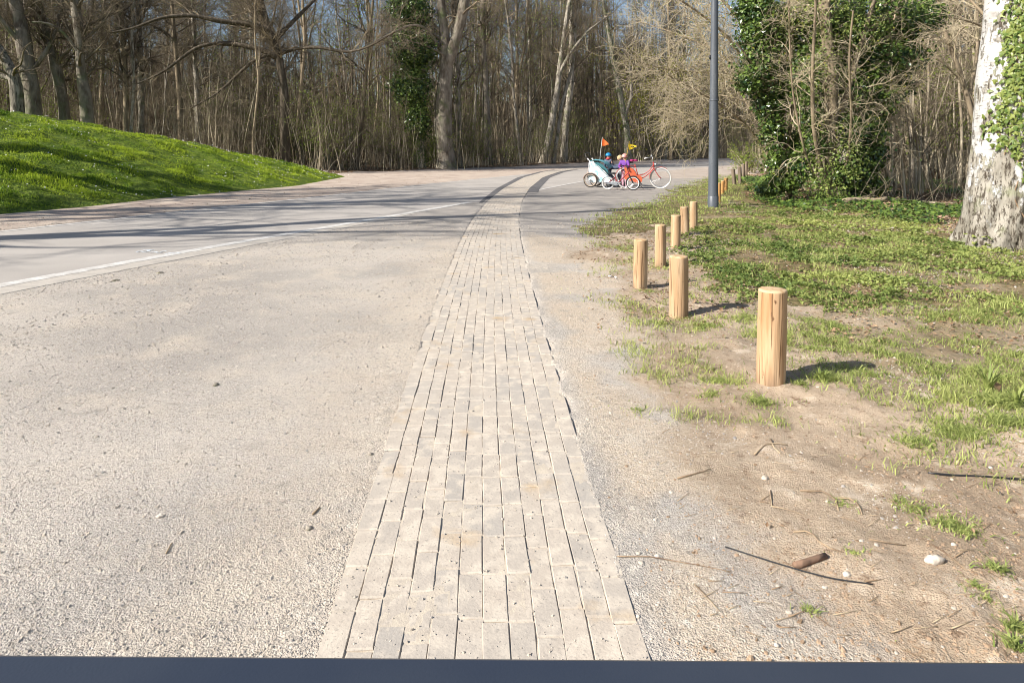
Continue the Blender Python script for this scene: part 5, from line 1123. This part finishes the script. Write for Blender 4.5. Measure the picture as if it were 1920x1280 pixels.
sb = MB(); sb.prism([(.05, .32), (.42, .36), (.42, .40), (.10, .38), (.0, .80), (-.05, .80)], -.27, .27); sb.build('seat', M['grey_cloth'], tr, smooth=False)
cn = MB(); cv = [(-.03, .885), (.12, .925), (.30, .92), (.47, .86), (.60, .74), (.66, .64)]; nx = 9
V = np.array([[p[0], yy, p[1]+.035*math.cos(yy/.31*1.5)-(.03 if j in (2, 4) and abs(yy) < .2 else 0)] for j, p in enumerate(cv) for yy in np.linspace(-.31, .31, nx)]); i = np.arange(len(V)).reshape(len(cv), nx)
cn.add(V, np.stack([i[:-1, :-1], i[:-1, 1:], i[1:, 1:], i[1:, :-1]], -1).reshape(-1, 4)); cn.add(V-[0, 0, .012], np.stack([i[:-1, :-1], i[1:, :-1], i[1:, 1:], i[:-1, 1:]], -1).reshape(-1, 4)); cn.build('canopy', M['teal'], tr)
MB().prism([(.13, .84), (.50, .62), (.66, .46), (.60, .62), (.44, .78), (.28, .86)], -.315, -.307).build('side_window', M['teal_dark'], tr, smooth=False)
ft = MB()
for sy in (-.31, .31): ft.tubes(np.array([(-.08, sy, .26), (-.02, sy, .90), (.25, sy, .74), (.72, sy, .30), (.66, sy, .19), (-.05, sy, .17)]), .013, 7)
ft.tubes(np.array([(.05, -.36, TR), (.05, .36, TR)]), .014, 7); ft.tubes(np.array([(.0, -.2, .17), (.75, -.28, .19), (1.15, -.30, .28)]), .014, 7)
ft.build('frame', M['silver'], tr)
pb = MB(); pb.tubes(np.array([(-.02, -.29, .90), (-.12, -.29, 1.0), (-.20, -.27, 1.14), (-.17, -.22, 1.17), (-.17, .22, 1.17), (-.20, .27, 1.14), (-.12, .29, 1.0), (-.02, .29, .90)]), .014, 8); pb.build('push_bar', M['black'], tr)
for sy in (-.29, .29): tube([(-.02, sy, .90), (-.10, sy, .985)], .019).build('bar_joint', M['white'], tr)
fl = tube([(.16, .30, .70), (.20, .30, 1.1), (.27, .30, 1.72)], .006).build('flag_pole', M['white'], tr); flagm((.265, .30, 1.72), .25, .30, 'orange', 'pennant', fl, up=.75)
fender((.03, -.36, TR), TR+.02, 10, 170, .03, 'brown_cloth', 'mudguard', tr).location = (0, -.36, 0)
# ------------------------------------------------------------------ people
def skinmesh(name, verts, edges, radii, m, parent, sub=2, root=0):
    me = bpy.data.meshes.new(name); me.from_pydata([tuple(v) for v in verts], edges, []); me.materials.append(m)
    o = link(name, me, parent); o.modifiers.new('skin', 'SKIN'); o.modifiers.new('sub', 'SUBSURF').levels = sub
    o.modifiers['sub'].render_levels = sub; o.modifiers['skin'].use_smooth_shade = True
    for k, r_ in enumerate(radii):
        r2 = r_ if isinstance(r_, tuple) else (r_, r_); me.skin_vertices[0].data[k].radius = r2; me.skin_vertices[0].data[k].use_root = (k == root)
    return o
def person(label, cat, loc, rz, J, s, mats, helmet=None, hair=None, shoes='white', fingers=True, sleeves=True):
    """J: joints in body units (1.0 = standing height), x = facing direction, y = left; s = height"""
    t = thing('person', label, cat, loc, rz); sk = {k: Vector(v_)*s for k, v_ in J.items()}
    names = ['pelvis', 'waist', 'chest', 'neck', 'head_low', 'head_mid', 'head_top', 'nose']
    rad = {'pelvis': (.075, .06), 'waist': (.068, .052), 'chest': (.08, .058), 'neck': .030, 'head_low': (.042, .046), 'head_mid': (.056, .062), 'head_top': (.045, .05), 'nose': .012,
           'sh': .036, 'el': .026, 'wr': .017, 'palm': .022, 'hip': .055, 'kn': .038, 'an': .024, 'toe': .022}
    V = []; E = []; Rd = []; idx = {}
    def add(k, p, r_, par=None):
        idx[k] = len(V); V.append(p); r2 = r_ if isinstance(r_, tuple) else (r_, r_); Rd.append((r2[0]*s, r2[1]*s))
        if par: E.append((idx[par], idx[k]))
    add('pelvis', sk['pelvis'], rad['pelvis']); add('waist', sk['waist'], rad['waist'], 'pelvis'); add('chest', sk['chest'], rad['chest'], 'waist'); add('neck', sk['neck'], rad['neck'], 'chest')
    hd = (sk['head']-sk['neck']).normalized(); fc = Vector(J['face']).normalized()
    add('head_low', sk['neck']+hd*.045*s, rad['head_low'], 'neck'); add('head_mid', sk['head'], rad['head_mid'], 'head_low'); add('head_top', sk['head']+hd*.045*s, rad['head_top'], 'head_mid')
    add('nose', sk['head']+fc*.068*s-hd*.008*s, .010, 'head_mid')
    for sd_ in 'lr':
        add('sh'+sd_, sk['sh'+sd_], rad['sh'], 'chest'); add('el'+sd_, sk['el'+sd_], rad['el'], 'sh'+sd_); add('wr'+sd_, sk['wr'+sd_], rad['wr'], 'el'+sd_)
        d = (sk['wr'+sd_]-sk['el'+sd_]).normalized(); add('palm'+sd_, sk['wr'+sd_]+d*.03*s, rad['palm'], 'wr'+sd_)
        side = d.cross(Vector((0, 0, 1))); side = side.normalized() if side.length > .1 else Vector((0, 1, 0)); nrm_ = d.cross(side).normalized()
        for f_, (o_, ln) in enumerate([(-.018, .036), (-.006, .042), (.006, .040), (.018, .032)]):
            b0 = sk['wr'+sd_]+d*.045*s+side*o_*s; add('f%d%s' % (f_, sd_), b0, .0062, 'palm'+sd_); add('g%d%s' % (f_, sd_), b0+d*ln*.6*s-nrm_*.004*s, .0056, 'f%d%s' % (f_, sd_)); add('h%d%s' % (f_, sd_), b0+d*ln*s-nrm_*.016*s, .0048, 'g%d%s' % (f_, sd_))
        b0 = sk['wr'+sd_]+d*.018*s-side*.020*s; add('t0'+sd_, b0, .0075, 'palm'+sd_); add('t1'+sd_, b0+(d*.5-side*.6).normalized()*.03*s, .006, 't0'+sd_)
        add('hip'+sd_, sk['hip'+sd_], rad['hip'], 'pelvis'); add('kn'+sd_, sk['kn'+sd_], rad['kn'], 'hip'+sd_); add('an'+sd_, sk['an'+sd_], rad['an'], 'kn'+sd_); add('toe'+sd_, sk['toe'+sd_], rad['toe'], 'an'+sd_)
    cov = {'pelvis', 'waist', 'chest', 'shl', 'shr', 'ell', 'elr', 'hipl', 'hipr', 'knl', 'knr'}
    skinmesh('body', V, E, [(r_[0]*.72, r_[1]*.72) if k in cov else r_ for k, r_ in zip(idx, Rd)], M['skin'], t, 2)
    def cl(nm, keys, edges, m, grow):
        ii = {k: n_ for n_, k in enumerate(keys)}
        return skinmesh(nm, [V[idx[k]] for k in keys], [(ii[a], ii[b]) for a, b in edges], [(Rd[idx[k]][0]+grow*s, Rd[idx[k]][1]+grow*s) for k in keys], M[m], t, 2)
    cl('jacket', ['pelvis', 'waist', 'chest', 'shl', 'ell', 'wrl', 'shr', 'elr', 'wrr'], [('pelvis', 'waist'), ('waist', 'chest'), ('chest', 'shl'), ('shl', 'ell'), ('ell', 'wrl'), ('chest', 'shr'), ('shr', 'elr'), ('elr', 'wrr')], mats[0], .014)
    cl('trousers', ['pelvis', 'hipl', 'knl', 'anl', 'hipr', 'knr', 'anr'], [('pelvis', 'hipl'), ('hipl', 'knl'), ('knl', 'anl'), ('pelvis', 'hipr'), ('hipr', 'knr'), ('knr', 'anr')], mats[1], .010)
    for sd_ in 'lr':
        a = sk['an'+sd_]; b = sk['toe'+sd_]; c = (a+b)/2; dd = (b-a).normalized(); m_ = MB(); Rm = np.array(dd.to_track_quat('X', 'Z').to_matrix())
        m2 = MB(); m2.ball((0, 0, 0), (.075*s, .036*s, .032*s)); V_ = np.concatenate(m2.V)@Rm.T+np.array(c+dd*.01*s); m_.add(V_, [f for fl_ in m2.F.values() for f in fl_]); m_.build('shoe', M[shoes], t)
        e = sk['head']+fc*.052*s+fc.cross(hd).normalized()*(.02 if sd_ == 'l' else -.02)*s+hd*.004*s; MB().ball(e, .007*s, 8, 6).build('eye', M['iris'], t)
        e = sk['head']+fc.cross(hd).normalized()*(.058 if sd_ == 'l' else -.058)*s-hd*.005*s; MB().ball(e, (.012*s, .01*s, .018*s), 8, 6).build('ear', M['skin'], t)
    e = sk['head']+fc*.055*s-hd*.032*s; MB().ball(e, (.008*s, .014*s, .004*s), 8, 6).build('mouth', M['pink'], t)
    def dome(nm, m, r_, off, cut=.1, stretch=1.15):
        k, mm_ = 20, 9; ph = np.linspace(.02, math.pi*(.5+cut), mm_); th = np.arange(k)*2*math.pi/k; fx = np.array(fc); up = np.array(hd); sd2 = np.cross(up, fx); sd2 /= np.linalg.norm(sd2); fx = np.cross(sd2, up)
        c = np.array(sk['head'])+up*off*s
        Vv = c+r_*s*(np.sin(ph)[:, None, None]*(np.cos(th)[None, :, None]*fx*stretch+np.sin(th)[None, :, None]*sd2)+np.cos(ph)[:, None, None]*up)
        i = np.arange(k*mm_).reshape(mm_, k); a, b = i[:-1], i[1:]; m_ = MB(); m_.add(Vv.reshape(-1, 3), [np.stack([a, b, np.roll(b, -1, 1), np.roll(a, -1, 1)], -1).reshape(-1, 4), i[0][None]]); Vi = c+(Vv-c)*.93; m_.add(Vi.reshape(-1, 3), np.stack([a, np.roll(a, -1, 1), np.roll(b, -1, 1), b], -1).reshape(-1, 4)); return m_.build(nm, M[m], t)
    if hair: dome('hair', hair, .060, .006, .10, 1.05)
    if helmet:
        hl = dome('helmet', helmet, .086, .018, .06, 1.2)
        c = sk['head']+hd*.05*s
        for k in range(4):
            a = -.9+.6*k; d = (fc*math.cos(a)+fc.cross(hd)*math.sin(a)).normalized(); MB().ball(c+d*.083*s, (.012*s, .012*s, .006*s), 8, 5).build('vent', M['black'], hl)
        tb_ = tube([sk['head']+fc.cross(hd).normalized()*.07*s+hd*.01*s, sk['neck']+fc*.03*s+hd*.028*s, sk['head']-fc.cross(hd).normalized()*.07*s+hd*.01*s], .004*s); tb_.build('strap', M['black'], hl)
    return t
stand = dict(pelvis=(0, 0, .53), waist=(0, 0, .62), chest=(0, 0, .74), neck=(0, 0, .83), head=(.01, 0, .92), face=(1, 0, -.1), shl=(0, .105, .79), shr=(0, -.105, .79), ell=(.02, .14, .63), elr=(.05, -.14, .63), wrl=(.12, .12, .52), wrr=(.17, -.11, .55),
             hipl=(0, .05, .50), hipr=(0, -.05, .50), knl=(.015, .055, .28), knr=(0, -.055, .28), anl=(0, .06, .045), anr=(-.02, -.06, .045), toel=(.09, .07, .022), toer=(.07, -.07, .022))
p = atd(1139, 300, 23.9); person('small child in blue helmet and dark jacket with red collar standing behind the teal trailer', 'person', (p[0], 23.7, 0), R_(50), stand, 1.15, ('navy', 'navy'), helmet='blue', hair=None, shoes='black')
o = [c for c in COL.objects if c.parent and c.parent.get('label', '').startswith('small child in blue')]
hd_ = [c for c in COL.objects if c.get('label', '').startswith('small child in blue')][0]
sc2 = MB(); sc2.torus((0, 0, .965), .055, .035, axis=0, k=18); sc2.build('scarf', M['cloth_red'], hd_)
k2 = dict(stand); k2.update(wrl=(.20, .10, .62), ell=(.08, .15, .64), wrr=(.18, -.08, .60), elr=(.06, -.15, .64))
p = atd(1169, 300, 22.6); person('small child in pink helmet and purple jacket standing between the bicycles', 'person', (p[0], 22.35, 0), R_(-115), k2, 1.13, ('purple', 'pink_cloth'), helmet='pink', hair='hair_blond', shoes='white')
sq = dict(pelvis=(-.12, 0, .22), waist=(-.08, 0, .31), chest=(.0, 0, .43), neck=(.055, 0, .515), head=(.09, 0, .60), face=(1, 0, -.25), shl=(.02, .11, .475), shr=(.02, -.11, .475), ell=(.15, .12, .40), elr=(.16, -.12, .42), wrl=(.29, .09, .39), wrr=(.31, -.08, .41),
          hipl=(-.11, .055, .21), hipr=(-.11, -.055, .21), knl=(.11, .085, .29), knr=(.13, -.085, .27), anl=(0, .07, .045), anr=(.02, -.07, .045), toel=(.09, .08, .022), toer=(.11, -.08, .022))
p = atd(1164, 300, 23.5); person('adult in dark blue-grey jacket crouching and reaching towards the trailer', 'person', (p[0]+.08, 23.2, 0), R_(176), sq, 1.66, ('navy', 'grey_cloth'), hair='hair_blond', shoes='black')
# ------------------------------------------------------------------ small things on the soil
rg = np.random.default_rng(91)
def gz(x, y): return float(gh(np.array([x]), np.array([y]))[0])
def stick(name, label, pts_px, r0, r1, m='stick', cat='stick', group=None, lift=.006, k=6, wob=.004):
    P = np.array([at(*q_)[:2] for q_ in pts_px]); P, _ = resample(P, .03); n_ = len(P); P = P+np.cumsum(rg.normal(0, wob, P.shape), axis=0)*.3
    r0 *= .72; r1 *= .72; z = gh(P[:, 0], P[:, 1])+lift*.4+r0*.4; z = np.convolve(np.pad(z, 2, 'edge'), np.ones(5)/5, 'valid'); c = np.array([P[0, 0], P[0, 1], z[0]])
    m_ = MB(); m_.tubes(np.c_[P, z]-c, np.linspace(r0, r1, n_)[None], k, caps=True, a=rg.uniform(0, 1)); o = m_.build(name, M[m], loc=c); tag(o, label, cat, group); return o
stick('log_piece', 'short thick brown piece of branch lying on the bare soil', [(1490, 1066), (1515, 1058), (1548, 1047)], .016, .013, 'bark_log', lift=.004, k=12, cat='log', wob=.001)
stick('cable', 'thin black rod lying slantwise across the soil in front of the short log', [(1360, 1030), (1430, 1052), (1500, 1072), (1570, 1090), (1636, 1104)], .0035, .003, 'black', 'cable', wob=.001)
stick('cable', 'black rod lying on the soil at the right edge', [(1740, 892), (1800, 897), (1870, 903), (1990, 911)], .005, .006, 'black', 'cable', wob=.001)
stick('twig', 'long thin twig running right from the edge of the bricks', [(1156, 1052), (1220, 1053), (1290, 1064), (1375, 1080)], .0025, .0015)
stick('twig', 'dark forked twig on the sandy soil above the long twig', [(1270, 902), (1300, 893), (1330, 883)], .005, .002)
stick('twig', 'straight dark twig pointing down right near the rail', [(1303, 1104), (1330, 1130), (1352, 1155)], .003, .002)
stick('twig', 'pale straight straw right of the pitted stone', [(1745, 1028), (1780, 1050), (1815, 1078)], .0035, .002)
stick('twig', 'pale curved root above the short log', [(1490, 1002), (1520, 1000), (1545, 1030), (1580, 1042)], .004, .003)
stick('twig', 'curling pale root reaching down to the short log', [(1500, 918), (1540, 920), (1565, 935), (1570, 960)], .004, .003)
stick('twig', 'hooked pale root right of the curling root', [(1572, 935), (1600, 937), (1612, 950), (1618, 968)], .004, .003)
stick('twig', 'dark bent root below the grass clumps', [(1415, 850), (1440, 832), (1470, 830), (1480, 833)], .006, .003)
stick('twig', 'pale root crossing the dark bent root', [(1446, 822), (1452, 838), (1465, 850)], .005, .003)
stick('twig', 'pale thin root left of the curling root', [(1445, 920), (1447, 950), (1475, 955), (1510, 968)], .003, .002)
stick('twig', 'thin dark twig lying across the middle soil', [(1630, 1012), (1665, 1018), (1700, 1024)], .003, .002)
stick('twig', 'small dark twig on the gravel left of the bricks', [(585, 965), (598, 952)], .006, .003)
stick('twig', 'tiny dark twig on the left gravel', [(312, 1038), (322, 1020)], .004, .003)
n = 0
for k in range(150):
    px = rg.uniform(1150, 1915); py = 640+rg.uniform(0, 1)**.8*590
    lx = np.interp(py, [640, 1235], [1160, 1330]); 
    if px < lx: continue
    a = rg.uniform(-.9, .9); ln = rg.uniform(10, 42)*(py-280)/700
    stick('twig', 'tiny loose bit of twig or root scattered on the bare soil', [(px, py), (px+ln*.5*math.cos(a)+rg.normal(0, 3), py+ln*.5*math.sin(a)*.6+rg.normal(0, 2)), (px+ln*math.cos(a), py+ln*math.sin(a)*.6)], rg.uniform(.0012, .0028), .001, group='tiny twig bits scattered on the bare soil')
def rock(label, px, py, r_, m='stone_pale', name='stone', cat='stone', flat=.6, seed=0, group=None):
    q_ = np.random.default_rng(500+seed); b = at(px, py); r_ = r_*(.72 if r_ < .06 else 1); z = gz(b[0], b[1]); mb_ = MB(); mb_.ball((0, 0, 0), 1, 22, 14); V = mb_.V[0]; nz = fbm(V[:, 0]*1.6+seed*3+5, V[:, 1]*1.6+V[:, 2]*1.3+9, 4, seed); V = V*(1+.7*(nz-.5))[:, None]*np.array([r_*q_.uniform(.9, 1.3), r_, r_*flat]); mb_.V[0] = V
    return tag(mb_.build(name, M[m], loc=(b[0], b[1], z+r_*flat*.3)), label, cat, group)
rock('pitted pale stone on the soil, largest of the loose stones', 1752, 1058, .030, seed=1, flat=.75)
rock('small white stone right of the black rod end', 1588, 1081, .016, seed=2)
rock('grey flat stone in front of the bent root', 1434, 893, .018, 'stone', seed=3)
rock('small grey stone on the soil left of the log', 1202, 1062, .014, 'stone', seed=4, flat=.4)
rock('small pale stone standing on the left gravel', 300, 968, .016, seed=5)
rock('tiny white stone above the right black rod', 1858, 881, .012, seed=6)
rock('dark clod on the gravel near the middle left', 405, 721, .024, 'bark', 'clod', 'clod', seed=7)
rock('dark clod lying just left of the bricks', 696, 855, .013, 'bark', 'clod', 'clod', seed=8)
rock('small dark clod below it at the sand edge', 580, 991, .016, 'bark', 'clod', 'clod', seed=9)
rock('dark dry lump on the gravel beside the kerb', 300, 512, .05, 'bark', 'clod', 'clod', seed=10, flat=.35)
rock('dark flat clod left of the lump by the kerb', 217, 526, .045, 'bark', 'clod', 'clod', seed=11, flat=.3)
rock('dark clod on the far road verge', 468, 374, .05, 'bark', 'clod', 'clod', seed=12)
rock('reddish rotten stump chunk left of the birch foot', 1768, 412, .10, 'brown_cloth', 'stump', 'stump', seed=13)
rock('pale rubble heap half hidden in the ivy by the old posts', 1444, 322, .28, 'stone_pale', 'rubble', 'rubble', seed=14, flat=.8)
rock('root plate of a fallen tree deep in the right wood', 1752, 345, .42, 'litter', 'root_plate', 'roots', seed=15, flat=1.0)
for k in range(60):
    px = rg.uniform(1180, 1915); py = 700+rg.uniform(0, 1)*530
    rock('tiny pebble scattered on the sandy soil', px, py, rg.uniform(.004, .011), 'stone_pale' if k % 2 else 'stone', 'pebble', 'pebble', seed=20+k, group='tiny pebbles scattered on the soil')
# fallen logs at the wood's edge and right thicket
def log(label, a, b, r_, m='bark'):
    A = np.array([*at(*a)[:2], 0]); B = np.array([*at(*b)[:2], 0]); A[2] = gz(*A[:2])+r_*.8; B[2] = gz(*B[:2])+r_*1.2; t_ = np.linspace(0, 1, 14)[:, None]; P = A*(1-t_)+B*t_+np.array([0, 0, 1])*np.sin(t_*7)*r_*.4
    c = A.copy(); m_ = MB(); m_.tubes(P-c, np.linspace(r_, r_*.7, 14)[None], 10, caps=True); return tag(m_.build('fallen_log', M[m], loc=c), label, 'log')
log('fallen log lying in the undergrowth right of the mound tip', (618, 316), (660, 312), .22, 'bark_tan')
log('broken log lying by the stakes left of the forked tree', (655, 314), (700, 311), .14, 'bark_tan')
log('fallen stem slanting to the ground right of the forked tree', (900, 309), (985, 305), .12)
log('curved fallen branch at the foot of the ridged ivy trunk', (1580, 392), (1662, 390), .07, 'bark_tan')
log('thin pale fallen stem below the ivy', (1700, 378), (1790, 384), .03, 'stem_pale')
log('bare stick leaning over the grass by the old posts', (1400, 345), (1452, 330), .02, 'stem_pale')
for j in range(26):
    px = rg.uniform(1380, 1780); py = rg.uniform(375, 420); ln = rg.uniform(20, 60)
    o = stick('branch', 'thin dead branch lying in the grass below the ivy thicket', [(px, py), (px+ln*.5, py+rg.normal(0, 4)), (px+ln, py+rg.normal(0, 8))], .012, .006, group='dead branches below the ivy thicket', lift=.03)
# litter and bulbs
pc = at(1148, 521); mb_ = MB(); V = []
for a in range(7):
    for b in range(5): V.append((a*.013-.04, b*.014-.03, .014*rg.uniform(0, 1)+.01*math.sin(a)))
i = np.arange(35).reshape(7, 5); mb_.add(V, np.stack([i[:-1, :-1], i[1:, :-1], i[1:, 1:], i[:-1, 1:]], -1).reshape(-1, 4))
tag(mb_.build('litter_scrap', M['white'], loc=(pc[0], pc[1], gz(*pc[:2])+.005)), 'crumpled white scrap of litter at the edge of the gravel', 'litter')
def bulb(label, px, py, n, hh, seed):
    q_ = np.random.default_rng(700+seed); b = at(px, py); t = thing('bulb_plant', label, 'plant', (b[0], b[1], gz(b[0], b[1]))); mm = MB()
    for k in range(n):
        a = q_.uniform(0, 6.28); d = np.array([math.cos(a), math.sin(a), 0]); sdv = np.array([-math.sin(a), math.cos(a), 0]); h_ = hh*q_.uniform(.6, 1.1); le = q_.uniform(.15, .8)*h_; w_ = .006
        pts_ = [d*q_.uniform(0, .02)+d*le*(t_**2)+np.array([0, 0, h_*(t_-.3*le/h_*t_**2)]) for t_ in np.linspace(0, 1, 7)]; V = []
        for j, p in enumerate(pts_): ww = w_*(1-(j/6)**3*.8); V += [p-sdv*ww, p+sdv*ww]
        i = np.arange(14).reshape(7, 2); mm.add(V, np.stack([i[:-1, 0], i[:-1, 1], i[1:, 1], i[1:, 0]], -1), q_.uniform(.1, .8))
    mm.build('leaves', M['grass'], t); return t
bulb('clump of long upright strap leaves at the right edge', 1852, 742, 26, .17, 1)
bulb('lower clump of strap leaves with a brown leaf beside it', 1905, 772, 22, .13, 2)
bulb('tuft of broad grass blades in the shadow of the nearest post', 1540, 716, 26, .08, 3)
p = at(1868, 745); V, Fs, a = leaves(np.array([[0, 0, .04]]), np.array([[.3, -1, .3]]), np.array([.07]), rg); mb_ = MB(); mb_.add(V, Fs, a); tag(mb_.build('dry_leaf', M['litter'], loc=(p[0], p[1], gz(*p[:2]))), 'upright dry brown leaf between the strap-leaved clumps', 'leaf')
